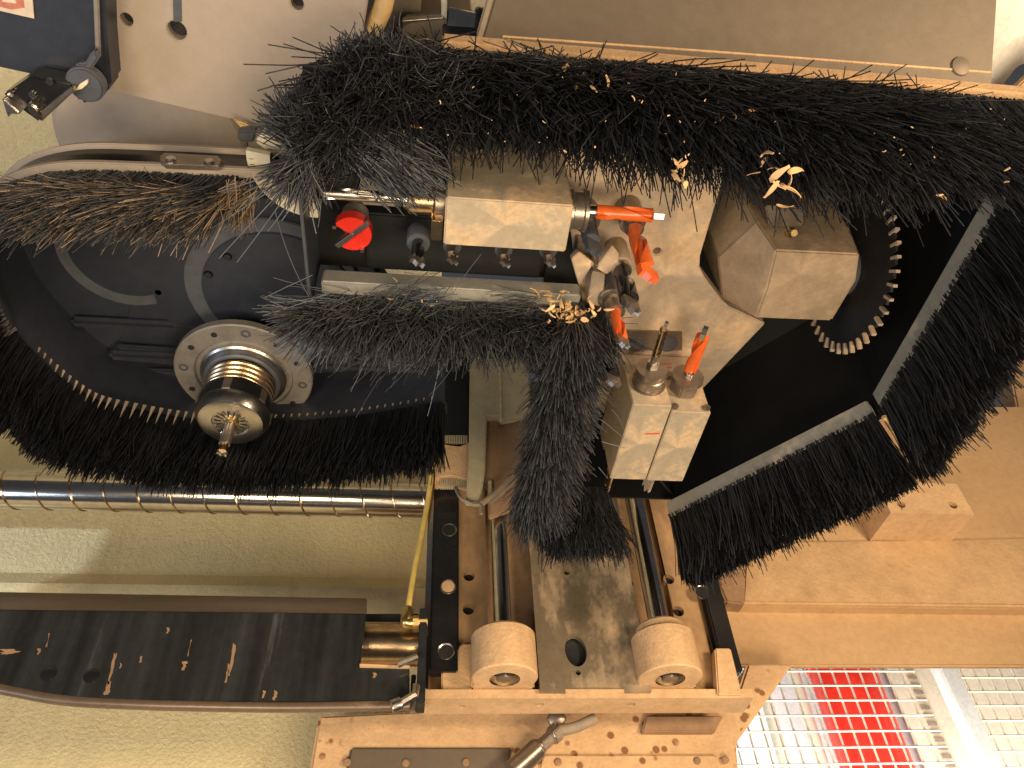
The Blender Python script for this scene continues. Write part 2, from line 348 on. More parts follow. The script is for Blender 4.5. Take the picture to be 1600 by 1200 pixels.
# ---- lower console under the slide
t = thing('lower_bracket', 'tan rust speckled cast bracket under the slide', 'bracket', P(820, 1190, y=1.12))
MB().prism(poly_y([(498, 1118), (1152, 1085), (1168, 1036), (1240, 1036), (1151, 1160), (1160, 1260), (474, 1260)], 1.10), (0, .10, 0)).build('casting', 'tan_spotted', t, .004)
MB().prism(poly_y([(548, 1167), (800, 1167), (785, 1260), (528, 1260)], 1.095), (0, .02, 0)).build('cover_plate', 'grey_cover', t, .003)
MB().prism(poly_y([(845, 1178), (1120, 1178), (1130, 1260), (835, 1260)], 1.095), (0, .02, 0)).build('side_plate', 'tan_spotted', t, .003)
MB().prism(poly_y([(1010, 1118), (1130, 1118), (1118, 1143), (1003, 1143)], 1.088), (0, .03, 0)).build('pad', 'brown_dust', t, .002)
for a, c in ((542, 1190), (634, 1191), (728, 1190), (872, 1190), (1090, 1188), (1134, 1186)):
    q = P(a, c, y=1.092); MB().lathe([(.0035, 0), (.0052, .0015), (.0052, .004)], q, (0, 1, 0), 12).build('screw', 'brown_dust', t)
a, c, d, e = P(930, 1122, y=1.06), P(872, 1142, y=1.06), P(840, 1170, y=1.06), P(800, 1206, y=1.06)
t = thing('air_fitting', 'dusty brass air fitting angled across the lower bracket', 'fitting', c)
MB().tube(smoothpath([a, (a + c) / 2 + Vector((0, 0, -.003)), c], 6), .0075, 12).build('hose', 'hose_grey', t)
MB().lathe([(.013, 0), (.013, .012), (.0095, .014), (.0095, .032), (.013, .034), (.013, .06), (.010, .062), (.010, .075)], c, d - c, 6).build('nut', 'dirty_steel', t, .001)
MB().tube([d, e], .014, 14).build('valve_body', 'dirty_steel', t)
MB().lathe([(.012, 0), (.014, .002), (.014, .012), (.01, .014)], P(868, 1124, y=1.075), (0, -1, -.3), 6).build('elbow', 'dirty_steel', t, .001)

# ================================================================== VERTICAL SLIDE
S = 1.0
t = slide = thing('vertical_slide', 'tan cast vertical slide plate with black rails and drilled webs', 'slide', (.23, S, .43))
holes = [(733, 900), (732, 952), (1045, 905), (1060, 955), (994, 965), (984, 906)]
zt = 1.02
MB().prism([(.014, S + .012, .435), (.452, S + .012, .435), (.452, S + .012, zt), (.014, S + .012, zt)], (0, .04, 0)).build('back_plate', 'slide_iron', t)
MB().prism([(.058, S, .435), (.100, S, .435), (.100, S, zt), (.058, S, zt)], (0, .016, 0), [circ((P(a, c, y=S).x, S, P(a, c, y=S).z), .0085, 16, (1, 0, 0), (0, 0, 1)) for a, c in holes[:2]]).build('web', 'slide_iron', t)
MB().prism([(.374, S, .435), (.416, S, .435), (.416, S, zt), (.374, S, zt)], (0, .016, 0), [circ((P(a, c, y=S).x, S, P(a, c, y=S).z), .0085, 16, (1, 0, 0), (0, 0, 1)) for a, c in holes[2:4]]).build('web', 'slide_iron', t)
for a, c in holes:
    q = P(a, c, y=S); q.y = S + (.009 if (a, c) in holes[:4] else .0105); MB().lathe([(.0075, 0), (.0075, .003)], q, (0, 1, 0), 16).build('bore', 'black_void', t)
# centre pan: half pipe
pan = MB(); x0, x1 = .163, .312; n = 14; pts = []
for i in range(n + 1):
    u = i / n; pts.append((x0 + (x1 - x0) * u, S - .004 + .012 * math.sin(math.pi * u)))
poly = [Vector((x, y, .431)) for x, y in pts] + [Vector((x1, S + .0115, .431)), Vector((x0, S + .0115, .431))]
pl = [Vector((x, y - .012, .431)) for x, y in pts]
mbp = MB(); vs = []; 
for z in (.431, zt): vs += [Vector((x, y - .02, z)) for x, y in pts]
for z in (.431, zt): vs += [Vector((x, y - .012, z)) for x, y in pts]
m_ = n + 1; fs = []
for i in range(n):
    fs += [(i, i + 1, m_ + i + 1, m_ + i), (2 * m_ + i, 3 * m_ + i, 3 * m_ + i + 1, 2 * m_ + i + 1), (i, 2 * m_ + i, 2 * m_ + i + 1, i + 1), (m_ + i, m_ + i + 1, 3 * m_ + i + 1, 3 * m_ + i)]
fs += [(0, m_, 3 * m_, 2 * m_), (n, 2 * m_ + n, 3 * m_ + n, m_ + n)]
pan_o = mbp.add(vs, fs).build('centre_pan', 'pan_metal', t)
cut = MB()
for a, c, r, k in ((900, 1016, .0155, 1.45), (904, 1050, .0035, 1), (886, 893, .0045, 1)):
    q = P(a, c, y=.985); cut.prism([Vector((q.x + math.cos(i * math.pi / 12) * r, .95, q.z + math.sin(i * math.pi / 12) * r * k)) for i in range(24)], (0, .08, 0))
cut = cut.build('cutter', 'black_void')
bo = pan_o.modifiers.new('holes', 'BOOLEAN'); bo.object = cut; bo.operation = 'DIFFERENCE'; bo.solver = 'EXACT'
bpy.context.view_layer.update()
pm = bpy.data.meshes.new_from_object(pan_o.evaluated_get(bpy.context.evaluated_depsgraph_get())); pan_o.modifiers.clear(); pan_o.data = pm
pm.set_sharp_from_angle(angle=math.radians(35)); del ORG[cut]; bpy.data.objects.remove(cut)
MB().box((.20, 1.0, .45), (.26, 1.003, .60)).build('hole_shade_plate', 'black_paint', t)  # black sheet added so the pan hole looks dark, stands in for shade
# bottom flange
fl = [(.014, .984), (.075, .984), (.455, .984), (.455, 1.032), (.014, 1.032)]
MB().prism([Vector((x, y, .425)) for x, y in fl], (0, 0, .012), [circ((P(a, c, z=.425).x, P(a, c, z=.425).y, .425), r, 14) for a, c, r in ((843, 1101, .006), (986, 1101, .006), (722, 1104, .0045))]).build('bottom_flange', 'tan_dust', t, .002)
MB().box((.02, .99, .431), (.45, 1.03, .436)).build('flange_core', 'black_paint', t)
MB().prism(poly_y([(722, 1005), (745, 1005), (748, 1080), (690, 1085), (690, 1040)], .99), (0, .02, 0)).build('end_stop', 'tan_dust', t, .002)
MB().prism(poly_y([(1117, 1012), (1142, 1012), (1160, 1085), (1122, 1085)], .978), (0, .02, 0)).build('end_stop', 'tan_dust', t, .002)
for nm, xa, xb, lab in (('guide_rail', .018, .056, 'black linear guide rail with ring bores, beside the yellow air hose'), ('guide_rail', .422, .450, 'black linear guide rail on the slide edge next to the beam')):
    r_ = thing(nm, lab, 'rail', ((xa + xb) / 2, .984, .46), 'guide rails of the slide')
    MB().box((xa, .984, .462), (xb, 1.004, zt)).build('rail_body', 'black_rail', r_, .002)
    if xa < .1:
        for k, (a, c) in enumerate(((702, 828), (700, 917), (697, 1018))):
            q = P(a, c, y=.984)
            MB().lathe([(.0095, 0), (.0115, -.001), (.012, .001)], q, (0, 1, 0), 20, caps=False).build('bore_ring', 'steel', r_)
            MB().lathe([(.0094, 0), (.0094, .001)], (q.x, .9835 if k != 1 else .982, q.z), (0, 1, 0), 20).build('bore_cap' if k == 1 else 'bore', 'tan_dust' if k == 1 else 'black_void', r_)
        MB().box((.0095, .982, .437), (.0175, 1.01, zt)).build('edge_strip', 'chrome', r_, .001)
    else:
        q = P(1098, 925, y=.984); MB().lathe([(.0095, 0), (.0115, -.001), (.012, .001)], q, (0, 1, 0), 20, caps=False).build('bore_ring', 'steel', r_)
        MB().lathe([(.0094, 0), (.0094, .001)], (q.x, .9835, q.z), (0, 1, 0), 20).build('bore', 'black_void', r_)
for k, (px, py, r, lab) in enumerate(((786, 995, .0125, 'polished chrome guide rod rising from the plain bearing housing'), (1032, 985, .0145, 'polished chrome guide rod rising from the stepped bearing housing'))):
    q = P(px, py, y=.962); b = MB().lathe([(r, 0), (r, .55)], (q.x, .962, .50), (0, 0, 1), 28).build('guide_rod', 'chrome'); tag(b, lab, 'rod', 'guide rods')
    t = thing('bearing_housing', ['dusty round bearing housing with a hex bolt, beside the left rail', 'dusty stepped bearing housing with a collar and hex bolt, right of the pan'][k], 'bearing', (q.x, .962, .437), 'rod bearing housings')
    R_ = .043
    bb = MB().lathe([(.020, .0), (R_ - .002, 0), (R_, .002), (R_, .058), (R_ - .004, .062), (r + .001, .062)], (q.x, .962, .440), (0, 0, 1), 40, caps=False).build('housing', 'tan_dust', t)
    MB().box((q.x - R_ * .98, .984, .4385), (q.x + R_ * .98, .999, .497)).build('foot', 'tan_dust', t, .003)
    if k: MB().lathe([(.034, 0), (.034, .010), (.030, .014), (r + .001, .014)], (q.x, .962, .502), (0, 0, 1), 36, caps=False).build('collar', 'tan_dust', t)
    MB().lathe([(.0195, 0), (.0195, .001)], (q.x, .962, .452), (0, 0, 1), 24).build('bore', 'black_void', t)
    MB().lathe([(.011, 0), (.012, .001), (.012, .012)], (q.x, .962, .440), (0, 0, 1), 6).build('bolt', 'dirty_steel', t, .0006)

# ================================================================== CARRIAGE, CABLES, AIR HOSE (left of the slide)
t = thing('linear_carriage', 'dusty linear guide carriage with comb seals on the left rail', 'carriage', P(710, 760, y=.95))
MB().prism(poly_y([(682, 690), (700, 694), (718, 696), (735, 690), (743, 712), (739, 752), (722, 748), (708, 744), (692, 745), (680, 749)], .945), (0, .03, 0)).build('carriage_body', 'tan_dust', t, .0025)
MB().prism(poly_y([(684, 545), (736, 545), (737, 696), (684, 696)], .955), (0, .02, 0)).build('cover', 'black_rail', t, .001)
for (ya, yb) in ((680, 691), (748, 761)):
    for i in range(16):
        a = 688 + i * 2.7; MB().prism(poly_y([(a, ya), (a + 1.7, ya), (a + 1.7, yb), (a, yb)], .947), (0, .006, 0)).build('comb_tooth', 'olive_paint', t)
t = thing('carriage_plate', 'olive cream carriage plate with a notch hanging beside the grey cables', 'plate', P(780, 780, y=.94))
MB().prism(poly_y([(735, 530), (824, 530), (830, 643), (803, 653), (782, 656), (779, 650), (761, 650), (758, 735), (751, 782), (728, 783), (733, 712)], .918), (0, .014, 0)).build('plate_sheet', 'olive_paint', t, .002)
MB().prism(poly_y([(750, 640), (840, 630), (848, 700), (845, 798), (815, 790), (764, 808), (762, 760), (750, 750)], .934), (0, .01, 0)).build('rear_plate', 'brown_dust', t, .002)
MB().prism(poly_y([(779, 540), (781, 540), (784, 656), (782, 656)], .9165), (0, .003, 0)).build('seam', 'cream_paint', t)
MB().prism(poly_y([(762, 651), (781, 650), (780, 668), (763, 671)], .930), (0, .006, 0)).build('notch_pad', 'brown_dust', t, .001)
MB().prism(poly_y([(763, 750), (769, 750), (769, 780), (763, 780)], .926), (0, .006, 0)).build('tab', 'olive_paint', t, .001)
c1 = [P(848, 640, y=.912), P(838, 680, y=.912), P(815, 726, y=.912), P(786, 760, y=.912), P(752, 788, y=.912)]
b = MB().tube(smoothpath(c1, 6), .0045, 10).build('grey_cable', 'hose_grey'); tag(b, 'thick grey cable curving past the olive carriage plate', 'cable', 'carriage cables')
c1 = [P(846, 690, y=.915), P(826, 728, y=.915), P(800, 756, y=.915), P(766, 786, y=.915)]
b = MB().tube(smoothpath(c1, 6), .0035, 10).build('grey_cable', 'hose_grey'); tag(b, 'second thinner grey cable below the thick one', 'cable', 'carriage cables')
c1 = [P(712, 762, y=.94), P(720, 778, y=.915), P(738, 788, y=.912), P(750, 790, y=.912), P(752, 803, y=.912)]
b = MB().tube(smoothpath(c1, 6), .003, 8).build('grey_cable', 'hose_grey'); tag(b, 'short grey cable tail under the linear carriage', 'cable', 'carriage cables')
c1 = [P(682, 640, y=.95), P(679, 700, y=.95), P(672, 760, y=.955), P(662, 820, y=.96), P(648, 890, y=.965), P(638, 948, y=.97)]
b = MB().tube(smoothpath(c1, 8), .0042, 12).build('air_hose', 'hose_yellow'); tag(b, 'thin yellow air hose running down to the brass elbow', 'hose')
t = thing('brass_elbow', 'brass elbow air fitting at the end of the yellow hose', 'fitting', P(636, 968, y=.97))
q = P(637, 950, y=.97); q2 = P(635, 972, y=.97); q3 = P(660, 972, y=.97)
MB().lathe([(.0065, 0), (.0085, .003), (.0085, .02), (.007, .024)], q, q2 - q, 16).build('socket', 'brass', t)
MB().tube(smoothpath([q2 + (q - q2) * .4, q2, q2 + (q3 - q2) * .4], 5), .008, 14).build('bend', 'brass', t)
MB().lathe([(.009, 0), (.009, .008), (.0065, .009), (.0065, .02)], q2 + (q3 - q2) * .4, q3 - q2, 6).build('nut', 'brass', t, .0006)

# ---- ball screw
t = thing('ball_screw', 'horizontal chrome screw shaft with a spiral edge along the frame', 'screw', (-.35, 1.05, .79))
MB().lathe([(.029, 0), (.029, .95)], (-.93, 1.05, .789), (1, 0, 0), 40).build('shaft', 'chrome', t)
hel = [(-.93 + .95 * i / 720, 1.05 + .0295 * math.cos(i * 2 * math.pi / 38), .789 + .0295 * math.sin(i * 2 * math.pi / 38)) for i in range(721)]
MB().tube(hel, .0014, 6).build('spiral_edge', 'bronze', t)
# ---- cable trough
t = thing('cable_trough', 'black sheet metal trough with painted reflection streaks and dried drips', 'trough', P(300, 1100, y=.98))
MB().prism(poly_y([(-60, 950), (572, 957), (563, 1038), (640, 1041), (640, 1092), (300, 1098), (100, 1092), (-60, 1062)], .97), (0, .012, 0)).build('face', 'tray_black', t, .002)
MB().prism([P(-60, 952, y=.965), P(573, 959, y=.965), P(573, 935, y=.99), P(-60, 924, y=.99)], (0, .004, .002)).build('top_lip', 'tray_lip', t, .001)
lip = [P(a, c, y=.975) for a, c in ((-60, 1064), (20, 1080), (100, 1094), (200, 1100), (300, 1103), (460, 1105), (645, 1102))]
MB().tube(smoothpath(lip, 5), .0065, 12).build('bottom_lip', 'tray_lip', t)
MB().prism(poly_y([(562, 1037), (640, 1040), (640, 1043), (562, 1041)], .966), (0, .004, 0)).build('step_edge', 'tan_dust', t)
for a, c in ((75, 1052), (142, 1055)):
    q = P(a, c, y=.968); MB().lathe([(.006, 0), (.009, .001), (.0095, .003)], q, (0, 1, 0), 14).build('screw', 'black_rail', t)
for i, (a, c, l, wd) in enumerate(((175, 1045, 50, 6), (168, 1075, 22, 9), (288, 1040, 14, 10), (362, 1030, 50, 5), (220, 1030, 10, 4), (262, 985, 9, 4), (412, 1085, 12, 6), (430, 1086, 14, 6), (296, 1012, 26, 2), (75, 1000, 22, 2), (355, 1052, 30, 4), (585, 1055, 8, 6), (12, 1018, 8, 26), (188, 1040, 8, 3), (60, 1018, 10, 5))):
    z_ = [(a + random.uniform(-1, 1) + wd * .5 * sx * random.uniform(.6, 1.2) + (.22 * (c - yy)), yy) for sx, yy in ((-1, c - l / 2), (.9, c - l / 2.2), (1.1, c), (.6, c + l / 2.1), (-.8, c + l / 2), (-.5, c))]
    z2 = []
    for j in range(len(z_)):
        (xa_, ya_), (xb_, yb_) = z_[j], z_[(j + 1) % len(z_)]
        for k in range(4): f_ = k / 4; z2.append((xa_ + (xb_ - xa_) * f_ + random.uniform(-.16, .16) * wd, ya_ + (yb_ - ya_) * f_ + random.uniform(-.05, .05) * l))
    MB().prism(poly_y(z2, .9695), (0, .002, 0)).build('dried_drip', 'brown_dust', t)
t = thing('bronze_cylinder', 'brown shiny cylinder between trough end and black bracket', 'cylinder', P(610, 1000, y=1.02))
MB().lathe([(.030, 0), (.030, .11)], P(555, 1006, y=1.03), (1, 0, 0), 32).build('barrel', 'bronze', t)
MB().prism(poly_y([(560, 958), (656, 958), (656, 990), (560, 990)], 1.03), (0, .02, 0)).build('slot_cover', 'black_paint', t, .002)
t = thing('end_bracket', 'narrow black bracket plate with a silver clamp lever', 'bracket', P(660, 1090, y=.97))
MB().prism(poly_y([(656, 950), (668, 950), (664, 1098), (650, 1098)], .965), (0, .03, 0)).build('plate_sheet', 'black_paint', t, .001)
MB().tube([P(614, 1106, y=.95), P(648, 1086, y=.95), P(650, 1072, y=.955)], .0055, 8).build('lever', 'steel', t)
MB().lathe([(.008, 0), (.008, .012)], P(612, 1104, y=.952), (1, 0, .4), 12).build('lever_nut', 'steel', t)
MB().tube([P(622, 1038, y=.955), P(652, 1026, y=.955)], .005, 8).build('pin', 'steel', t)
MB().box(P(640, 1110, y=.968), P(650, 1060, y=.98)).build('clip', 'chrome', t, .001)

# ================================================================== DRILL HEAD
ZP = .635; ZB = .55
t = thing('drill_head_plate', 'smooth tan steel underside plate of the drilling head', 'plate', P(1040, 430, z=ZP))
pp = [(872, 225), (1140, 235), (1124, 299), (1094, 400), (1093, 418), (1100, 432), (1128, 470), (1140, 480), (1196, 506), (1060, 648), (935, 650), (905, 450)]
h = P(1027, 393, z=ZP)
MB().prism(poly_z(pp, ZP), (0, 0, .02), [circ((h.x, h.y, ZP), .0042, 16)]).build('plate_sheet', 'plate_steel', t, .0012)
MB().lathe([(.0041, 0), (.0041, .002)], (h.x, h.y, ZP + .012), (0, 0, 1), 12).build('bore', 'black_void', t)
MB().prism(poly_z([(975, 516), (1066, 519), (1066, 548), (975, 548)], ZP - .002), (0, 0, .004)).build('dark_strip', 'dirty_steel', t, .0005)  # thin darker grey strip laid over the plate
for a in (995, 1045):
    q = P(a, 540, z=ZP - .004); MB().lathe([(.010, 0), (.010, .004)], q, (0, 0, 1), 20).build('cap', 'hood_grey', t, .0006)
# dark cover around the drill head: ceiling, walls
t = thing('drill_hood', 'black sheet metal hood enclosing drill head and saw', 'hood', (.2, .55, .80))
hp = [(.535, .27), (.545, .606), (.345, .822), (.20, .822), (.20, .50), (-.118, .50), (-.118, .335), (.0, .335), (.0, .27)]
MB().prism([Vector((x, y, .80)) for x, y in hp], (0, 0, .006)).build('ceiling', 'hood_black', t)
def wall(a, c, z0, z1, th=.003):
    a = Vector((*a, z0)); c = Vector((*c, z0)); d = (c - a).normalized(); nrm = Vector((-d.y, d.x, 0)) * th
    return MB().prism([a, c, c + nrm, a + nrm], (0, 0, z1 - z0))
wall((.536, .28), (.546, .607), .60, .799).build('side_wall', 'hood_black', t)
wall((.546, .608), (.346, .823), .60, .799).build('corner_wall', 'hood_black', t)
wall((.344, .8225), (.20, .8225), .63, .799).build('rear_wall', 'hood_black', t)
wall((.345, .275), (.0, .275), .676, .799).build('front_wall', 'hood_black', t)
wall((.535, .275), (.3455, .275), .676, .799).build('front_wall', 'hood_black', t)
MB().box((-.117, .279, .662), (.118, .484, .668)).build('inner_ceiling', 'hood_black', t)
MB().box((.118, .28, .656), (.21, .62, .664)).build('inner_ceiling', 'hood_black', t)
MB().box((-.1185, .285, .598), (-.1155, .486, .668)).build('divider', 'hood_grey', t, .0006)
MB().box((-.07, .30, .645), (-.035, .40, .661)).build('spindle_block', 'hood_light', t, .002)
MB().box((-.065, .405, .640), (.11, .470, .661)).build('drill_bank', 'hood_black', t, .002)
MB().box((.0, .30, .64), (.12, .40, .6615)).build('block_seat', 'hood_black', t, .002)
wall((.205, .65), (.345, .82), .635, .798).build('rear_panel', 'hood_black', t)

# ---- twin ended drilling unit across (X)
def bit(name, o, axis, segs, label, grp=None, cat='drill bit'):
    """segs: (length, radius, material, kind)"""
    t = thing(name, label, cat, o, grp); a = Vector(axis).normalized(); p = Vector(o)
    u, w, _ = frame(a)
    for L_, r, mm, kd in segs:
        if kd == 'twist':
            n = 40; mb = MB()
            for s_ in (0, 1):
                vs = []; nn = 7
                for i in range(n + 1):
                    th = i / n * math.pi * .85 * L_ / .05 + s_ * math.pi
                    for j in range(nn):
                        ph = th + (j / (nn - 1) - .5) * 1.9; vs.append(p + a * (L_ * i / n) + (u * math.cos(ph) + w * math.sin(ph)) * r)
                    for j in range(nn - 1, -1, -1):
                        f_ = (j / (nn - 1) - .5) * 2; ph = th + f_ * .8; vs.append(p + a * (L_ * i / n) + (u * math.cos(ph) + w * math.sin(ph)) * r * (.30 + .25 * f_ * f_))
                m2 = 2 * nn; fs = [(i * m2 + k, i * m2 + (k + 1) % m2, (i + 1) * m2 + (k + 1) % m2, (i + 1) * m2 + k) for i in range(n) for k in range(m2)]
                fs += [tuple(range(m2))[::-1], tuple(n * m2 + k for k in range(m2))]; mb.add(vs, fs)
            mb.lathe([(r * .5, 0), (r * .45, L_)], p, a, 10); mb.build('flute', mm, t, smooth=62)
        elif kd == 'tip':
            th = 1.1; d1 = u * math.cos(th) + w * math.sin(th); d2 = a.cross(d1)
            pts = [-d1 * r * 1.05, d1 * r * 1.05, d1 * r * 1.05 + a * L_, d1 * r * .6 + a * L_ * .75, a * L_ * 1.2, -d1 * r * .6 + a * L_ * .75, -d1 * r * 1.05 + a * L_]
            MB().prism([p + x - d2 * r * .35 for x in pts], d2 * r * .7).build('cutting_tip', mm, t)
        elif kd == 'hex': MB().lathe([(r, 0), (r, L_)], p, a, 6).build('hex_body', mm, t, .0006)
        elif kd == 'cone': MB().lathe([(r, 0), (r * .12, L_)], p, a, 20).build('point', mm, t)
        else: MB().lathe([(r * .94, 0), (r, min(.001, L_ * .2)), (r, L_ - min(.001, L_ * .2)), (r * .94, L_)], p, a, 26).build(kd, mm, t)
        p = p + a * L_
    return t
XA, XB = .0085, .1135
t = thing('cross_drilling_unit', 'bright steel block with drill collars at both ends under the front brush', 'drilling unit', (.06, .351, ZB))
MB().box((XA, .328, ZB), (XB, .374, .662)).build('housing', 'block_steel', t, .0012)
zc = .578; yc = .349
MB().lathe([(.0185, 0), (.0185, .004), (.0165, .005), (.0165, .013), (.0185, .014), (.0185, .017), (.012, .018)], (XB, yc, zc), (1, 0, 0), 30).build('collar', 'dirty_steel', t)
MB().lathe([(.0175, 0), (.0175, .008), (.014, .009)], (XA, yc, zc), (-1, 0, 0), 30).build('collar', 'dirty_steel', t)
MB().box((XA - .011, .352, ZB + .002), (XA - .0015, .372, .60)).build('clamp_jaw', 'bronze', t, .001)
bit('drill_bit', (XB + .018, yc, zc), (1, 0, 0), [(.008, .0055, 'steel', 'shank'), (.050, .0062, 'orange_paint', 'twist'), (.009, .0068, 'steel', 'tip')], 'orange twist drill pointing sideways from the bright steel block toward the saw')
bit('drill_bit', (XA - .009, yc, zc), (-1, 0, 0), [(.022, .0125, 'bronze', 'shank'), (.004, .0085, 'steel', 'collar'), (.016, .0045, 'steel', 'shank'), (.050, .0050, 'steel', 'twist'), (.008, .0064, 'chrome', 'tip')], 'bare steel drill with bronze collar pointing away from the bright block')

# ---- two drilling units pointing front and rear (Y)
U = []
for k, (xa, xb, ya, yb, lab) in enumerate(((.2140, .2562, .558, .682, 'steel drilling block with a red marker line, next to the brush'), (.2580, .3010, .566, .683, 'scuffed steel drilling block with the hexagonal chuck'))):
    t = thing('drilling_unit', lab, 'drilling unit', ((xa + xb) / 2, (ya + yb) / 2, ZB), 'front facing drilling units'); U.append(t)
    MB().box((xa, ya, ZB), (xb, yb, .612 if k == 0 else .600)).build('housing', 'block_steel', t, .001)
    xm = (xa + xb) / 2; zc = .583 if k == 0 else .580
    if k == 0:
        MB().lathe([(.0195, 0), (.0195, .001), (.017, .0015), (.017, .012), (.0155, .013), (.0155, .017), (.0165, .018), (.0165, .022), (.007, .0235)], (xm, ya, zc), (0, -1, 0), 36).build('collar', 'dirty_steel', t)
        MB().lathe([(.0065, .0), (.0065, .002), (.0045, .003)], (xm, yb, zc), (0, 1, 0), 20).build('rear_collar', 'steel', t)
    else:
        MB().lathe([(.0165, 0), (.0165, .015)], (xm - .002, ya, zc + .004), (0, -1, 0), 6).build('hex_nut', 'dirty_steel', t, .0012)
        MB().lathe([(.0165, 0), (.0172, .001), (.0172, .006), (.006, .008)], (xm - .002, ya - .015, zc + .004), (0, -1, 0), 36).build('collar', 'dirty_steel', t)
        for dx in (-.0175, .0175): MB().lathe([(.004, 0), (.004, .003), (.002, .0032)], (xm + dx, ya, ZB + .006), (0, -1, 0), 14).build('screw', 'dirty_steel', t)
    MB().lathe([(.014, 0), (.014, .010), (.010, .012)], (xm - .004, yb, zc), (0, 1, 0), 24).build('rear_collar', 'dirty_steel', t)
    if k == 0: MB().prism(poly_z([(1008, 677), (1031, 676), (1031, 678.6), (1008, 679)], ZB - .0002), (0, 0, .0004)).build('marker_line', 'marker_red', t)
MB().box((.2146, .5625, .6005), (.2975, .69, .634)).build('rear_body', 'plate_steel', U[1], .001)
for dx in (0, 1):
    MB().prism(poly_y([(1033 + 4 * dx, 568 + 6 * dx), (1050, 567 + 6 * dx), (1050, 568.5 + 6 * dx), (1033 + 4 * dx, 569.5 + 6 * dx)], .5622), (0, .0004, 0)).build('marker_line', 'marker_red', U[1])
bit('drill_bit', (.2351, .558 - .0235, .583), (0, -1, 0), [(.008, .0068, 'steel', 'hex'), (.010, .0042, 'dirty_steel', 'shank'), (.036, .0045, 'bronze', 'twist'), (.006, .0048, 'steel', 'tip')], 'thin bare steel drill in the round collar of the marked block')
bit('drill_bit', (.2775, .566 - .023, .584), (0, -1, 0), [(.006, .0055, 'steel', 'shank'), (.048, .0068, 'orange_paint', 'twist'), (.008, .0074, 'steel', 'tip')], 'orange twist drill in the hexagonal chuck')
bit('drill_bit', (.2265, .695, .583), (0, 1, 0), [(.012, .0065, 'dirty_steel', 'shank'), (.030, .0042, 'bronze', 'twist'), (.006, .0045, 'bronze', 'tip')], 'thin drill sticking out behind the marked drilling block')
bit('drill_bit', (.2750, .696, .580), (0, 1, 0), [(.018, .003, 'plate_steel', 'shank'), (.022, .006, 'plate_steel', 'tip')], 'pale flat drill sticking out behind the scuffed drilling block')

# ---- vertical drills on the plate
def vdrill(px, py, tip_py, parts, label, name='vertical_drill', z0=ZP):
    q = P(px, py, z=z0); L_ = z0 - zat(q.x, q.y, tip_py); tot = sum(p[0] for p in parts)
    return bit(name, q, (0, 0, -1), [(a / tot * L_, r, m_, k_) for a, r, m_, k_ in parts], label, 'vertical drills under the head')
vdrill(981, 322, 434, [(.4, .0125, 'dirty_steel', 'chuck'), (.15, .0088, 'dirty_steel', 'shank'), (.8, .0078, 'orange_paint', 'twist'), (.16, .009, 'orange_paint', 'tip')], 'orange vertical drill beside the small round plate hole')
vdrill(913, 325, 395, [(.4, .0125, 'dirty_steel', 'chuck'), (.5, .008, 'hood_grey', 'shank'), (.3, .007, 'hood_grey', 'tip')], 'dark vertical drill half hidden by the sideways collar')
vdrill(962, 384, 486, [(.42, .011, 'plate_steel', 'chuck'), (.1, .0095, 'steel', 'collar'), (.5, .009, 'black_rail', 'twist'), (.2, .008, 'dirty_steel', 'tip')], 'black vertical drill with steel chisel tip between the orange ones')
vdrill(950, 436, 540, [(.30, .0135, 'hood_grey', 'chuck'), (.1, .0145, 'dirty_steel', 'collar'), (.2, .010, 'dirty_steel', 'shank'), (.42, .006, 'orange_paint', 'twist'), (.12, .0065, 'dirty_steel', 'tip')], 'orange vertical drill with a flared steel tip by the wood shavings')
vdrill(934, 484, 600, [(.42, .0135, 'hood_grey', 'chuck'), (.1, .011, 'dirty_steel', 'collar'), (.5, .008, 'black_rail', 'twist'), (.1, .008, 'dirty_steel', 'tip')], 'dark vertical drill at the brush corner')
for k, (a, c, tp) in enumerate(((707, 372, 410), (786, 378, 414), (855, 380, 414))):
    vdrill(a, c, tp, [(.5, .0085, 'hood_grey', 'chuck'), (.5, .0055, 'dirty_steel', 'twist'), (.35, .005, 'dirty_steel', 'tip')], ['small dark vertical drill peeping out below the bright block, by its bronze end', 'small dark vertical drill peeping out below the middle of the bright block', 'small dark vertical drill below the bright block, by its orange drill'][k], z0=.60)
vdrill(655, 362, 412, [(.5, .011, 'hood_grey', 'chuck'), (.6, .006, 'black_rail', 'twist'), (.2, .0065, 'dirty_steel', 'tip')], 'black vertical drill with shiny tip beside the red boring bit', z0=.615)
# red boring bit
q = P(556, 334, z=.645); L_ = .645 - zat(q.x, q.y, 366)
t = thing('boring_bit', 'red hinge boring bit with a steel cutting edge across it', 'boring bit', q)
MB().lathe([(.013, 0), (.013, .018), (.011, .02)], q, (0, 0, -1), 24).build('chuck', 'hood_light', t)
MB().lathe([(.009, 0), (.009, L_ - .03)], q - Vector((0, 0, .018)), (0, 0, -1), 20).build('shank', 'red_paint', t)
zt_ = q.z - L_; c = Vector((q.x, q.y, zt_)); R_ = .0178
sec = lambda a0, a1: [c] + [c + Vector((math.cos(a0 + (a1 - a0) * i / 18), math.sin(a0 + (a1 - a0) * i / 18), 0)) * R_ for i in range(19)]
for a0, a1 in ((math.radians(-151), math.radians(-48)), (math.radians(-42), math.radians(135))): MB().prism(sec(a0, a1), (0, 0, .012)).build('cutter_half', 'red_paint', t, .0006)
for rr, tx in ((Matrix.Rotation(math.radians(-43), 3, 'Z'), 1),):
    MB().box((c.x - .020, c.y - .0024, c.z - .0022), (c.x + .020, c.y + .0024, c.z + .003), rr).build('cutting_edge', 'steel', t, .0003)
MB().lathe([(.0025, 0), (.0004, .006)], c, (0, 0, -1), 12).build('centre_point', 'steel', t)
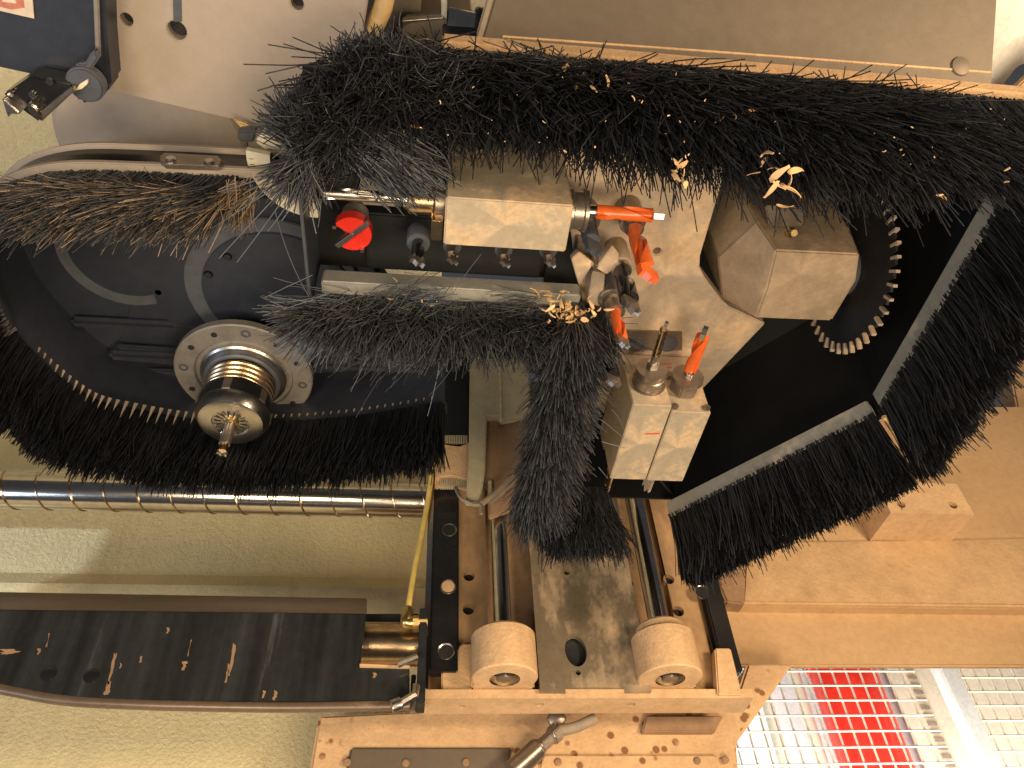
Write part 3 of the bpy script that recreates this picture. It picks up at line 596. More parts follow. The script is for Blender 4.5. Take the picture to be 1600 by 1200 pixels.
for an in (-151, 60): d = Vector((math.cos(math.radians(an)), math.sin(math.radians(an)), 0)) * R_; MB().box(c + d - Vector((.0016, .0016, .004)), c + d + Vector((.0016, .0016, .004))).build('spur', 'steel', t)
# winged cutter
t = thing('winged_cutter', 'grey winged cutter with two flat blades beside the orange drills', 'cutter', P(926, 400, z=.61))
for pts, zz in (([(893, 404), (905, 393), (928, 411), (905, 446)], .600), ([(931, 418), (957, 383), (967, 396), (966, 415), (948, 429)], .596)):
    MB().prism(poly_z(pts, zz), Vector((0, .004, .012))).build('blade', 'plate_steel', t, .0008)
MB().prism(poly_z([(929, 412), (936, 416), (932, 421), (925, 418)], .594), (0, 0, .03)).build('hub', 'steel', t, .001)
MB().prism(poly_z([(926, 424), (946, 428), (940, 480), (918, 474)], .604), (0, .003, .02)).build('arm', 'plate_steel', t, .001)
MB().prism(poly_z([(903, 380), (930, 388), (925, 410), (898, 402)], .618), (0, 0, .016)).build('root', 'dirty_steel', t, .001)

# ---- saw unit
t = thing('saw_motor', 'chamfered cast saw motor housing with a small screw on its edge', 'motor', P(1250, 430, z=.60))
lo = [P(a, c, z=z) for a, c, z in ((1212, 391, .60), (1343, 397, .60), (1336, 440, .60), (1299, 501, .60), (1181, 497, .60), (1199, 448, .60))]
hi = [P(a, c, z=z) for a, c, z in ((1182, 345, .645), (1328, 358, .645), (1340, 392, .645), (1306, 480, .66), (1128, 466, .645), (1122, 400, .645))]
mb = MB(); n = 6; top = [v + Vector((0, 0, .09)) for v in hi]
mb.add(lo + hi + top, [tuple(range(n))] + [(i, (i + 1) % n, n + (i + 1) % n, n + i) for i in range(n)] + [(n + i, n + (i + 1) % n, 2 * n + (i + 1) % n, 2 * n + i) for i in range(n)] + [tuple(2 * n + i for i in range(n))[::-1]])
mb.build('housing', 'motor_cast', t, .0018, smooth=30)
MB().prism(poly_z([(1196, 322), (1256, 325), (1255, 354), (1202, 355)], .635), (0, 0, .03)).build('terminal_block', 'dirty_steel', t, .0015)
q = P(1235, 378, z=.602); MB().lathe([(.005, 0), (.005, .006), (.0035, .007), (.0035, .014)], q + Vector((0, -.004, .012)), (0, -.5, -1), 6).build('screw', 'brass', t)
XS = .462; cy, cz, RB = .465, .682, .0935
t = thing('circular_saw', 'dark circular saw blade with bright carbide teeth behind the motor', 'saw blade', (XS, cy, cz))
NT = 40; pl = []
for i in range(NT):
    a = 2 * math.pi * i / NT
    for da, rr in ((0, .082), (.03, .0885), (.085, .0895), (.105, .083), (.13, .0795)):
        pl.append(Vector((XS - .0014, cy + math.cos(a + da) * rr, cz + math.sin(a + da) * rr)))
disc = MB().prism(pl, (.0028, 0, 0)).build('disc', 'black_paint', t)
for i in range(NT):
    a = 2 * math.pi * i / NT; rr = Matrix.Rotation(a, 3, 'X'); c = Vector((XS, cy, cz)) + rr @ Vector((0, .0875, .0005))
    MB().box(c - Vector((.0024, .0062, .0016)), c + Vector((.0024, .0062, .0016)), rr).build('tooth', 'plate_steel', t, .0003)
MB().lathe([(.028, 0), (.028, .004), (.012, .005), (.012, .03)], (XS - .0015, cy, cz), (-1, 0, 0), 28).build('flange', 'hood_grey', t)

# ================================================================== BRUSHES OF THE DRILL HOOD
# front
t = fb = thing('front_brush', 'shaggy black strip brush hanging along the front of the drill hood', 'brush', (.2, .27, .675))
MB().box((-.05, .262, .668), (.60, .276, .684)).build('holder', 'black_paint', t, .001)
def ex(tt, so, n):
    d = np.zeros((n, 3)); b = np.zeros((n, 3))
    d[:, 1] = so * .14 + .02; b[:, 1] = so * .008; d[:, 0] = -.25 * np.clip(.1 - tt, 0, 1) / .1
    return d, b
path = [Vector((-.05, .272, .672)), Vector((.0, .270, .674)), Vector((.2, .268, .676)), Vector((.4, .268, .672)), Vector((.62, .268, .666))]
brush(t, path, 15000, .118, .026, clump=.22, indiv=.10, bend=.016, segs=4, r=.00072, per=12, lenvar=.12, extra=ex, calm=(.66, .86), lfun=lambda t: np.interp(t, [0, .06, .1, .2, .25, .3, .45, 1], [.95, .9, .78, .76, .84, .96, 1.03, 1.03]))
def ex2(tt, so, n):
    d = np.zeros((n, 3)); d[:, 1] = .02; d[:, 0] = RNG.normal(0, .3, n); b = np.zeros((n, 3)); b[:, 2] = -.012; return d, b
brush(t, [p + Vector((0, -.008, 0)) for p in path[:4]] + [Vector((.44, .258, .664))], 3600, .052, .010, clump=.28, indiv=.12, bend=.012, r=.0008, per=6, lenvar=.35, extra=ex2, name='bristles', m='bristle_grey')
# left splayed end of the front brush
def fan(parent, px0, py0, z0, n, ang0, ang1, l0, l1, m, spread=14, dz=(-.03, .05), r=.0007, seed=1):
    rg = np.random.default_rng(seed); rt = []; ve = []; be = []
    for i in range(n):
        a = math.radians(rg.uniform(ang0, ang1)); l = rg.uniform(l0, l1); x = px0 + rg.normal() * spread; y = py0 + rg.normal() * spread * .8
        A = P(x, y, z=z0 + rg.normal() * .008); B = P(x + math.cos(a) * l, y - math.sin(a) * l, z=z0 + rg.uniform(*dz)); bb = rg.normal(size=3) * .008
        rt.append(list(A)); ve.append(list(np.array(B - A) - bb)); be.append(list(bb))
    return strands('bristles', rt, ve, be, m, parent, r, 4)
fan(t, 490, 215, .60, 1900, 85, 165, 30, 72, 'bristle_grey', 17, (-.02, .06), seed=3)
fan(t, 585, 135, .62, 2200, 75, 150, 25, 66, 'bristle_grey', 20, (-.02, .05), seed=4)
fan(t, 545, 205, .58, 2400, 0, 360, 25, 60, 'bristle', 28, (-.03, .03), seed=5)
fan(t, 588, 228, .57, 1000, -55, -25, 45, 105, 'bristle_grey', 20, (-.03, .02), seed=6)
fan(t, 620, 160, .585, 2600, 0, 360, 20, 65, 'bristle', 42, (-.03, .03), seed=8)
fan(t, 474, 248, .58, 420, 190, 300, 30, 80, 'bristle_grey', 12, (-.03, .03), seed=7)
px_strands(t, [(468, 268, 304, 374, .58, .56, .008), (466, 270, 342, 404, .58, .56, .006), (470, 272, 370, 410, .58, .56, .004), (474, 275, 418, 362, .58, .56, .005), (458, 262, 378, 328, .58, .57, .004), (480, 280, 494, 365, .58, .57, .006),
    (500, 285, 497, 355, .58, .57, .006), (430, 330, 482, 462, .57, .57, .012), (455, 265, 385, 300, .58, .57, .003), (460, 262, 340, 300, .58, .57, .004), (476, 275, 440, 345, .58, .57, .01), (488, 430, 412, 466, .58, .57, .004), (462, 270, 330, 350, .58, .57, .006), (478, 270, 458, 330, .58, .57, .006)], 'bristle_lit')
# ledge and sloped cover above it
b = MB().box((.0, .2565, .687), (.60, .275, .706)).build('cover_ledge', 'tan_dust', bev=.002); tag(b, 'narrow tan ledge between grey cover and front brush', 'ledge')
Qc = (.2, .2565, .706); nc = (0, -.75, -.66)
t = thing('sloped_cover', 'grey brown sheet metal cover with a creased line above the ledge', 'cover', PP(1150, 130, Qc, nc))
sl = lambda pts: [PP(a, c, Qc, nc) for a, c in pts]
MB().prism(sl([(748, 84), (790, -60), (1562, -60), (1548, 154)]), (0, .004, .004)).build('sheet', 'grey_cover', t, .001)
MB().prism(sl([(735, 84), (750, 85), (791, -60), (776, -60)]), Vector((0, .012, .012))).build('rolled_edge', 'hose_grey', t, .002)
MB().tube([PP(785, 57, Qc, nc), PP(1160, 84, Qc, nc), PP(1547, 113, Qc, nc)], .0011, 8).build('crease', 'tan_dust', t)
MB().lathe([(.010, 0), (.009, .002), (.004, .003)], PP(1500, 104, Qc, nc), (0, -.75, -.66), 20).build('rivet', 'grey_cover', t)
b = MB().prism(poly_z([(1540, -70), (1700, -70), (1700, 60), (1590, 105), (1545, 165)], .95), (0, 0, .01)).build('white_board', 'white_wall', bev=.002); tag(b, 'white painted panel beyond the end of the sloped cover', 'panel')
b = MB().prism(poly_z([(1552, 172), (1700, 30), (1700, 200), (1560, 200)], .90), (0, 0, .01)).build('beige_plate', 'beam_paint', bev=.002); tag(b, 'beige plate wedge under the white panel', 'plate')

# right and rear strip brushes
def strip_brush(a, c, z, label, n, L, drift=(0, 0, 0)):
    a = Vector((*a, z)); c = Vector((*c, z)); d = (c - a).normalized(); nr = Vector((-d.y, d.x, 0))
    t = thing('strip_brush', label, 'brush', (a + c) / 2, 'strip brushes at the rear of the drill hood')
    MB().prism([a - nr * .007, c - nr * .007, c + nr * .006, a + nr * .006], (0, 0, .026)).build('holder', 'aluminium', t, .0015)
    brush(t, [a + Vector((0, 0, .004)), c + Vector((0, 0, .004))], n, L, .010, clump=.03, indiv=.02, bend=.004, r=.0007, lenvar=.06, segs=2, m='bristle_black', extra=lambda tt, so, n_: (np.tile(drift, (n_, 1)), np.zeros((n_, 3))))
    brush(t, [a + Vector((0, 0, .004)), c + Vector((0, 0, .004))], n // 6, L * 1.0, .018, clump=.05, indiv=.05, bend=.008, r=.0007, lenvar=.06, segs=2, m='bristle', extra=lambda tt, so, n_: (np.tile(drift, (n_, 1)), np.zeros((n_, 3))))
    return t
ZR = .590
pA, pB, pC = P(1585, 296, z=ZR), P(1376, 648, z=ZR), P(1050, 812, z=ZR)
strip_brush((pA.x + .003, pA.y - .01), (pB.x + .002, pB.y - .008), ZR, 'black strip brush in a grey bar beside the saw blade', 9000, .098, (.07, .02, 0))
strip_brush((pB.x - .002, pB.y + .006), (pC.x, pC.y), ZR, 'black strip brush in a grey bar running diagonally to the right rail', 9000, .094, (.04, .03, 0))
# inner bar brush
pa, pb = P(503, 456, z=.606), P(907, 466, z=.606)
t = thing('inner_brush', 'frayed black strip brush under the short aluminium bar', 'brush', (pa + pb) / 2)
MB().box((pa.x, pa.y - .013, .606), (pb.x, pa.y + .003, .626)).build('holder', 'aluminium', t, .0015)
def ex3(tt, so, n):
    d = np.zeros((n, 3)); b = np.zeros((n, 3)); d[:, 0] = -.6 * np.clip(.3 - tt, 0, 1) / .3; d[:, 2] = .1 * np.clip(.3 - tt, 0, 1) / .3; d[:, 1] = .10 + so * .16; b[:, 1] = so * .01; return d, b
brush(t, [Vector((pa.x + .005, pa.y + .008, .608)), Vector((pb.x + .03, pa.y + .010, .608))], 5200, .052, .014, clump=.18, indiv=.09, bend=.012, r=.0007, per=12, lenvar=.22, extra=ex3, m='bristle_grey')
fan(t, 522, 484, .60, 420, 165, 250, 35, 110, 'bristle_lit', 14, (-.03, .02), r=.00045, seed=11)
fan(t, 640, 494, .595, 500, 190, 240, 30, 90, 'bristle_grey', 34, (-.03, .02), r=.00045, seed=12)
fan(t, 690, 480, .598, 160, 170, 200, 40, 90, 'bristle_lit', 20, (-.01, .01), r=.0004, seed=14)
fan(t, 830, 492, .598, 200, 170, 205, 40, 90, 'bristle_grey', 20, (-.01, .01), r=.0004, seed=15)
px_strands(t, [(707, 460, 752, 397, .60, .57, .006), (690, 545, 668, 650, .57, .56, .01), (600, 505, 548, 612, .58, .56, .012), (560, 500, 525, 580, .58, .56, .012), (585, 490, 610, 515, .58, .57, .01), (560, 480, 540, 560, .58, .57, .01), (530, 470, 440, 545, .58, .57, .006)], 'bristle_lit', r=.0005)
# brush running to the rear
t = thing('divider_brush', 'thick shaggy black brush running back from the shavings to the slide', 'brush', (.165, .64, .61))
q0, q1 = P(900, 478, z=.60), P(868, 770, z=.60)
MB().box((q0.x - .006, q0.y, .600), (q0.x + .008, q1.y, .625)).build('holder', 'black_paint', t, .001)
pt = [Vector((q0.x - .002, q0.y, .606)), Vector((q0.x - .004, q1.y, .606))]
brush(t, pt, 7500, .070, .020, clump=.09, indiv=.08, bend=.007, r=.0007, per=10, lenvar=.16, extra=lambda tt, so, n: (np.stack([so * .16 - .02, 0 * so + .02, 0 * so], 1), np.stack([so * .02, 0 * so, 0 * so], 1)), m='bristle_grey')
q2 = P(905, 768, z=.60); q3 = P(955, 752, z=.60)
brush(t, [Vector((q1.x - .02, q1.y + .002, .604)), Vector((q3.x + .0, q1.y - .004, .604))], 2600, .082, .012, clump=.05, indiv=.05, bend=.01, r=.0007, lenvar=.07)
px_strands(t, [(955, 640, 975, 672, .55, .55, .006), (940, 690, 978, 700, .55, .55, .006), (935, 730, 950, 748, .55, .55, .003), (938, 655, 980, 690, .55, .55, .006)], 'bristle_lit', r=.0004)

# ================================================================== SPINDLE HOOD (left)
Zh = .62
plan = [(.02, .640), (-.06, .664), (-.125, .678), (-.20, .686), (-.27, .685), (-.33, .673), (-.375, .655), (-.41, .60), (-.428, .54), (-.425, .48), (-.405, .43), (-.37, .392), (-.32, .373), (-.25, .368), (-.17, .366), (-.12, .365)]
path = smoothpath([Vector((x, y, Zh)) for x, y in plan], 6)
t = sh = thing('spindle_hood', 'black oval dust hood with lipped rim around the router spindle', 'hood', (-.2, .52, .70))
nfr = len(path); fr_ = path[int(nfr * .50):]
sweep(path[:int(nfr * .66) + 1], [(0, .004), (.004, .004), (.004, .085), (0, .085)]).build('rim_wall', 'blue_black', t)
sweep(path[int(nfr * .66):], [(0, .004), (.004, .004), (.004, .046), (0, .046)]).build('rim_wall', 'black_rail', t)
sweep(fr_, [(.002, -.002), (.011, -.002), (.011, .004), (.002, .004)]).build('lower_lip', 'warm_plate', t, .001)
sweep(fr_, [(.001, .036), (.009, .036), (.009, .0385), (.001, .0385)]).build('upper_lip', 'warm_plate', t, .0008)
sweep(fr_, [(.001, .044), (.006, .044), (.006, .0465), (.001, .0465)]).build('top_edge', 'warm_plate', t, .0005)
MB().prism([Vector((p.x, max(p.y, .405), .703)) for p in path], (0, 0, .004)).build('ceiling', 'blue_black', t)
# latch on the rim
qa, qb = P(255, 248, y=.352), P(343, 254, y=.352)
lt = MB().prism(poly_y([(250, 243), (256, 238), (340, 243), (347, 250), (342, 259), (258, 256), (250, 250)], .350), (0, .005, 0)).build('latch', 'dirty_steel', t, .0006)
for a, c in ((266, 246), (326, 250)): MB().lathe([(.0035, 0), (.0045, .001), (.0045, .003)], P(a, c, y=.347), (0, 1, 0), 14).build('screw', 'steel', lt)
# things on the hood ceiling
def disc(px, py, r, z, mm, nm, th=.006, par=sh): q = P(px, py, z=z); return MB().lathe([(r, 0), (r, th)], q, (0, 0, 1), 40).build(nm, mm, par, .001)
disc(190, 402, .066, .697, 'hood_grey', 'cover_disc')
disc(192, 398, .056, .694, 'blue_black', 'cover_inset')
MB().prism(poly_z([(250, 352), (318, 352), (290, 410), (283, 462), (295, 520), (288, 560), (180, 555), (205, 480)], .700), (0, 0, .003)).build('gusset', 'blue_black', t, .0006)
MB().prism(poly_z([(252, 352), (318, 352), (290, 412), (281, 452), (270, 420)], .698), (0, 0, .003)).build('gusset_face', 'hood_light', t, .0006)
disc(420, 462, .125, .692, 'blue_black', 'spindle_plate', .01)
disc(430, 458, .096, .688, 'hood_grey', 'spindle_ring', .006)
disc(436, 462, .082, .686, 'blue_black', 'spindle_inset', .004)
for a, c in ((355, 402), (325, 430), (222, 363), (247, 384), (247, 457)): disc(a, c, .0045, .684 if a > 300 else .692, 'black_void', 'bolt_hole', .002)
MB().box((-.405, .60, .69), (.0, .615, .702)).build('rib', 'blue_black', t, .005)
MB().box((-.37, .64, .68), (.0, .655, .702)).build('rib', 'blue_black', t, .005)
for i, (pts, mm) in enumerate((([(180, 540), (290, 548), (290, 572), (200, 566)], 'blue_black'), ([(150, 575), (290, 580), (292, 600), (180, 596)], 'blue_black'))):
    MB().prism(poly_z(pts, .688), (0, 0, .006)).build('rib_face', mm, t, .002)
# brushes of the hood
t = thing('hood_rear_brush', 'dense black brush along the rear of the oval spindle hood', 'brush', (-.2, .685, .62))
rear = [p for p in path if p.y > .50]
sweep(rear, [(.004, -.002), (.016, -.002), (.016, .012), (.004, .012)]).build('holder', 'black_paint', t, .001)
brush(t, [p + Vector((0, .003, 0)) for p in rear], 11000, .074, .014, clump=.05, indiv=.03, bend=.006, r=.0007, lenvar=.07, segs=2, m='bristle_black', extra=lambda tt, so, n: (np.stack([-.10 + 0 * so, .12 + .2 * so, 0 * so], 1), np.zeros((n, 3))))
pr_, e_, t_ = along(rear, 0, np.linspace(.02, .86, 52))
for i, q in enumerate(pr_):
    q = Vector(q); e = Vector(e_[i]); nr = Vector((e.y, -e.x, 0)); big = math.exp(-((t_[i] - .62) / .16) ** 2)
    q = q - nr * .011 + Vector((0, 0, .003)); w_ = .0009 + .0011 * big; hgt = .006 + .018 * big * random.uniform(.7, 1.2)
    MB().prism([q - e * w_, q + e * w_, q + Vector((0, 0, -hgt)) - nr * .002], nr * .0015 * -1).build('tuft_clip', 'plate_steel', t)
t = thing('hood_front_brush', 'dust whitened bristle brush along the front of the oval spindle hood', 'brush', (-.28, .38, .62))
front = [p for p in path[int(nfr * .52):] if p.x < -.165]
sweep(front, [(-.012, -.004), (.0, -.004), (.0, .003), (-.012, .003)]).build('holder', 'black_paint', t, .001)
def exf(tt, so, n):
    d = np.zeros((n, 3)); b = np.zeros((n, 3)); d[:, 0] = -.55 + .25 * tt; d[:, 1] = so * .14 + .05; b[:, 0] = -.012; return d, b
fpath = [p + Vector((0, .006, -.002)) for p in front]
brush(t, fpath, 5200, .062, .022, clump=.13, indiv=.08, bend=.01, r=.0005, per=18, lenvar=.2, extra=exf, m='bristle_grey')
brush(t, [p + Vector((0, .0, 0)) for p in fpath], 4200, .052, .012, clump=.16, indiv=.10, bend=.01, r=.0005, per=12, lenvar=.3, extra=exf, m='bristle_dusty')
fan(t, 375, 300, .60, 300, 200, 280, 20, 60, 'bristle_dusty', 12, (-.03, .02), r=.00045, seed=21)

# ================================================================== ROUTER SPINDLE
q = P(384, 578, z=.662); sx, sy = q.x, q.y
t = thing('router_spindle', 'grey flanged router spindle with black collet nut and slim cutter', 'spindle', (sx, sy, .662))
A = (0, 0, -1); o = (sx, sy, .662)
ZS = .90
fl = MB().lathe([(.076, 0), (.077, .001), (.077, .009), (.0755, .0105), (.055, .0105), (.0535, .007), (.048, .007)], o, A, 56, caps=False).build('flange', 'flange_grey', t)
for i in range(12):
    a = 2 * math.pi * (i + .3) / 12; c = Vector((sx + .066 * math.cos(a), sy + .066 * math.sin(a), .662 - .0107))
    if i % 3: MB().lathe([(.0034, 0), (.0034, .0008)], c, A, 12).build('bolt_hole', 'black_void', fl)
    else: MB().lathe([(.0052, -.001), (.0052, .0006), (.003, .0008), (.003, -.001)], c, A, 14, caps=False).build('cap_screw', 'hood_grey', fl)
MB().lathe([(r_, h_ * ZS) for r_, h_ in [(.048, .004), (.048, .014), (.046, .016), (.041, .016)]], o, A, 48, caps=False).build('seal_ring', 'steel', t)
MB().lathe([(r_, h_ * ZS) for r_, h_ in [(.042, .012), (.042, .022), (.040, .024), (.0375, .024)]], o, A, 48, caps=False).build('nose', 'hood_grey', t)
rings = [(.030, .020)]
for k in range(4): h0 = .026 + k * .008; rings += [(.0365, h0 - .001), (.038, h0 + .0005), (.038, h0 + .004), (.0365, h0 + .0055)]
MB().lathe([(r_, h_ * ZS) for r_, h_ in rings + [(.03, .059)]], o, A, 48, caps=False).build('ribbed_sleeve', 'bronze', t)
nut = MB().lathe([(r_, h_ * ZS) for r_, h_ in [(.030, .056), (.0385, .057), (.0395, .058), (.0395, .078)]], o, A, 48, caps=False).build('collet_nut', 'black_rail', t)
for i in range(6):
    a = 2 * math.pi * (i + .45) / 6; d = Vector((math.cos(a), math.sin(a), 0)); tg_ = Vector((-d.y, d.x, 0)); c = Vector(o) + d * .0392 + Vector((0, 0, -.060 * ZS))
    MB().prism([c - tg_ * .0045, c + tg_ * .0045, c + tg_ * .0045 + Vector((0, 0, -.016)), c - tg_ * .0045 + Vector((0, 0, -.016))], d * .0012).build('spanner_slot', 'dirty_steel', nut, .0004)
MB().lathe([(r_, h_ * ZS) for r_, h_ in [(.0395, .078), (.0395, .083), (.034, .093), (.030, .094), (.020, .094), (.019, .092), (.006, .092)]], o, A, 48, caps=False).build('nut_face', 'steel', t)
for i in range(16):
    a = 2 * math.pi * i / 16; d = Vector((math.cos(a), math.sin(a), 0)); tg_ = Vector((-d.y, d.x, 0)); c = Vector(o) + Vector((0, 0, -.0938 * ZS)) + d * .010
    MB().prism([c - tg_ * .0005, c + tg_ * .0005, c + tg_ * .0007 + d * .008, c - tg_ * .0007 + d * .008], (0, 0, -.0006)).build('collet_slit', 'black_void', t)
MB().lathe([(.006, 0), (.0085, -.001), (.0085, .002), (.006, .003)], Vector(o) + Vector((0, 0, -.093 * ZS)), A, 24, caps=False).build('collet', 'brass', t)
bit('router_cutter', Vector(o) + Vector((0, 0, -.094 * ZS)), A, [(.030, .0060, 'dirty_steel', 'shank'), (.010, .0048, 'bronze', 'shank'), (.004, .0050, 'steel', 'tip')], 'slim bronze coloured router cutter held in the collet nut', cat='router bit')

# ================================================================== UPPER LEFT FITTINGS
def zpl(name, pts, z, th, mm, label, cat, holes=(), bev=.0015, hr=.006):
    b = MB().prism(poly_z(pts, z), (0, 0, th), [circ(P(a, c, z=z), r, 16) for a, c, r in holes]).build(name, mm, bev=bev); return tag(b, label, cat)
t = thing('drilled_plate', 'large flat brown grey plate with round holes and a slot', 'plate', P(340, 100, z=.72))
hl = [(197, 31, .0058), (276, 48, .0085), (464, 6, .0058), (502, 103, .0058)]
MB().prism(poly_z([(163, -70), (176, 143), (440, 204), (480, 208), (560, 100), (585, -70)], .72), (0, 0, .016), [circ(P(a, c, z=.72), r, 18) for a, c, r in hl]).build('plate_sheet', 'warm_plate', t, .0012)
MB().prism(poly_z([(269, -60), (282, -60), (284, 34), (271, 34)], .7192), (0, 0, .004)).build('slot', 'hood_grey', t)
for a, c, r in hl: q = P(a, c, z=.732); MB().lathe([(r * 1.2, 0), (r * 1.2, .003)], q, (0, 0, 1), 16).build('bore', 'black_void', t)
t = thing('control_box', 'dark blue black control box with rounded corner and paper sticker', 'box', P(80, 60, z=.70))
bx = MB().prism(poly_z([(-80, -80), (160, -80), (166, 60), (173, 138), (152, 158), (122, 165), (112, 132), (0, 108), (-80, 88)], .69), (0, 0, .14)).build('case', 'blue_black', t, .004)
MB().prism(poly_z([(143, -60), (152, -60), (157, 90), (149, 92)], .688), (0, 0, .003)).build('corner_trim', 'hood_light', t, .0008)
st = MB().prism(poly_z([(-40, -30), (48, -30), (53, 29), (0, 17), (-40, 10)], .6885), (0, 0, .0012)).build('sticker', 'paper', t)
MB().prism(poly_z([(-20, -20), (34, -18), (38, 12), (18, 15), (-20, 6)], .688), (0, 0, .0006), [poly_z([(-4, -8), (22, -6), (26, 6), (4, 3)], .688)]).build('sticker_print', 'ink_red', t)
t = thing('tool_gripper', 'black tool gripper with two bright metal prongs', 'gripper', P(90, 150, z=.66))
MB().prism(poly_z([(3, 150), (48, 119), (112, 131), (116, 142), (62, 192), (58, 190)], .665), (0, 0, .022)).build('body', 'black_rail', t, .002)
MB().prism(poly_z([(62, 176), (112, 136), (116, 143), (64, 191)], .658), (0, 0, .008)).build('side_bar', 'dirty_steel', t, .001)
MB().prism(poly_z([(38, 168), (46, 160), (58, 168), (66, 184), (62, 192), (54, 188)], .655), (0, 0, .014)).build('prong', 'chrome', t, .002)
MB().prism(poly_z([(2, 154), (8, 156), (32, 177), (28, 180), (14, 178), (12, 186)], .656), (0, 0, .012)).build('prong', 'steel', t, .002)
for a, c in ((16, 146), (50, 149), (77, 128)): MB().lathe([(.003, 0), (.003, .002)], P(a, c, z=.663), (0, 0, 1), 12).build('screw', 'chrome', t)
q = P(132, 134, z=.668)
MB().lathe([(.0155, 0), (.0155, .012)], q, (0, 0, 1), 36).build('roller', 'hood_grey', t, .002)
MB().prism(poly_z([(117, 142), (124, 132), (137, 124), (137, 131), (128, 139)], .666), (0, 0, .003)).build('roller_insert', 'white_plastic', t, .0004)
MB().prism(poly_z([(110, 118), (120, 98), (132, 100), (140, 85), (148, 78), (154, 92), (136, 118), (116, 132)], .672), (0, 0, .01)).build('arm', 'hood_grey', t, .0015)
# motor drum behind the plate
q = P(238, 228, z=.768); b = MB().lathe([(.092, 0), (.097, .004), (.097, .1)], q, (0, 0, 1), 48).build('suction_drum', 'warm_plate', bev=.0); tag(b, 'dusty tan drum behind the drilled plate and above the oval hood', 'drum')
q2 = P(352, 228, z=.775); b = MB().lathe([(.04, 0), (.043, .003), (.043, .1)], q2, (0, 0, 1), 36).build('small_drum', 'warm_plate'); tag(b, 'smaller dusty drum next to the white corner piece', 'drum')
q3 = P(40, 190, z=.95); b = MB().lathe([(.09, 0), (.095, .005), (.095, .2)], q3, (0, 0, 1), 40).build('cream_drum', 'cream_paint'); tag(b, 'cream painted round housing behind the tool gripper', 'housing')
zpl('white_corner', [(398, 222), (418, 198), (444, 205), (445, 226), (416, 236)], .66, .012, 'white_plastic', 'small white plastic corner piece above the scale ring', 'corner piece')
zpl('yellow_clip', [(362, 186), (388, 196), (398, 208), (378, 202)], .70, .006, 'hose_tan', 'small yellow clip by the white corner piece', 'clip')
zpl('dark_clamp', [(372, 205), (400, 205), (396, 224), (370, 220)], .69, .012, 'hood_grey', 'small dark clamp below the yellow clip', 'clamp')
c = P(487, 255, z=.63); Ro, Ri = .056, .036
rp = [c + Vector((math.cos(a), math.sin(a), 0)) * Ro for a in np.linspace(math.radians(88), math.radians(188), 22)] + [c + Vector((math.cos(a), math.sin(a), 0)) * Ri for a in np.linspace(math.radians(188), math.radians(88), 22)]
t = thing('scale_ring', 'cream quarter ring scale plate behind the long loose bristles', 'ring', c)
MB().prism(rp, (0, 0, .006)).build('ring_plate', 'white_plastic', t, .0008)
for a in np.linspace(100, 180, 15):
    d = Vector((math.cos(math.radians(a)), math.sin(math.radians(a)), 0)); tg_ = Vector((-d.y, d.x, 0)); p = c + d * .050 - Vector((0, 0, .0003))
    MB().prism([p - tg_ * .0003, p + tg_ * .0003, p + tg_ * .0003 + d * .004, p - tg_ * .0003 + d * .004], (0, 0, .0006)).build('tick', 'hood_grey', t)
# upper middle bracket
t = thing('hinge_bracket', 'grey hinge bracket with chrome and black knob behind the front brush', 'bracket', P(660, 60, z=.78))
MB().prism(poly_z([(600, -60), (660, -60), (655, 92), (612, 92)], .80), (0, 0, .02)).build('rear_arm', 'hose_grey', t, .002)
MB().prism(poly_z([(630, 30), (697, 26), (700, 84), (650, 88), (632, 72), (628, 45)], .77), (0, 0, .014)).build('plate_sheet', 'grey_cover', t, .002)
q = P(646, 56, z=.768); MB().lathe([(.011, 0), (.012, .001), (.012, .004)], q, (0, 0, 1), 24).build('pivot', 'grey_cover', t, .0005)
MB().prism(poly_z([(628, 32), (692, 27), (693, 30), (629, 36)], .766), (0, 0, .01)).build('top_edge', 'steel', t, .0008)
MB().prism(poly_z([(688, -60), (700, -60), (698, 30), (690, 30)], .772), (0, 0, .01)).build('stay', 'aluminium', t, .001)
q = P(697, 45, z=.785); MB().lathe([(.020, 0), (.020, .026)], q, (1, .1, 0), 32).build('chrome_sleeve', 'chrome', t)
MB().lathe([(.024, .026), (.0255, .028), (.0255, .045), (.022, .05)], q, (1, .1, 0), 32, caps=True).build('knob', 'black_rail', t)
zpl('rear_sheet', [(600, -80), (800, -80), (800, 100), (600, 100)], .92, .01, 'grey_cover', 'grey sheet behind the hinge bracket', 'sheet')
zpl('white_cover', [(730, -60), (775, -60), (768, 26), (735, 18)], .86, .01, 'white_plastic', 'white cover piece above the black knob', 'cover')
zpl('support_bar', [(560, -60), (612, -60), (606, 95), (560, 80)], .76, .02, 'hood_grey', 'dark frame bar holding the tan hose end', 'frame')
c1 = [P(604, -30, z=.735), P(600, 5, z=.735), P(588, 35, z=.735), P(570, 62, z=.735)]
b = MB().tube(smoothpath(c1, 6), .0085, 14).build('tan_hose', 'hose_tan'); tag(b, 'thick tan hose end beside the drilled plate', 'hose')
b = MB().tube(smoothpath([P(690, 94, z=.70), P(660, 92, z=.70), P(632, 100, z=.695), P(612, 115, z=.69)], 5), .006, 10).build('bent_strip', 'dirty_steel'); tag(b, 'bent bronze strip at the left end of the ledge', 'strip')

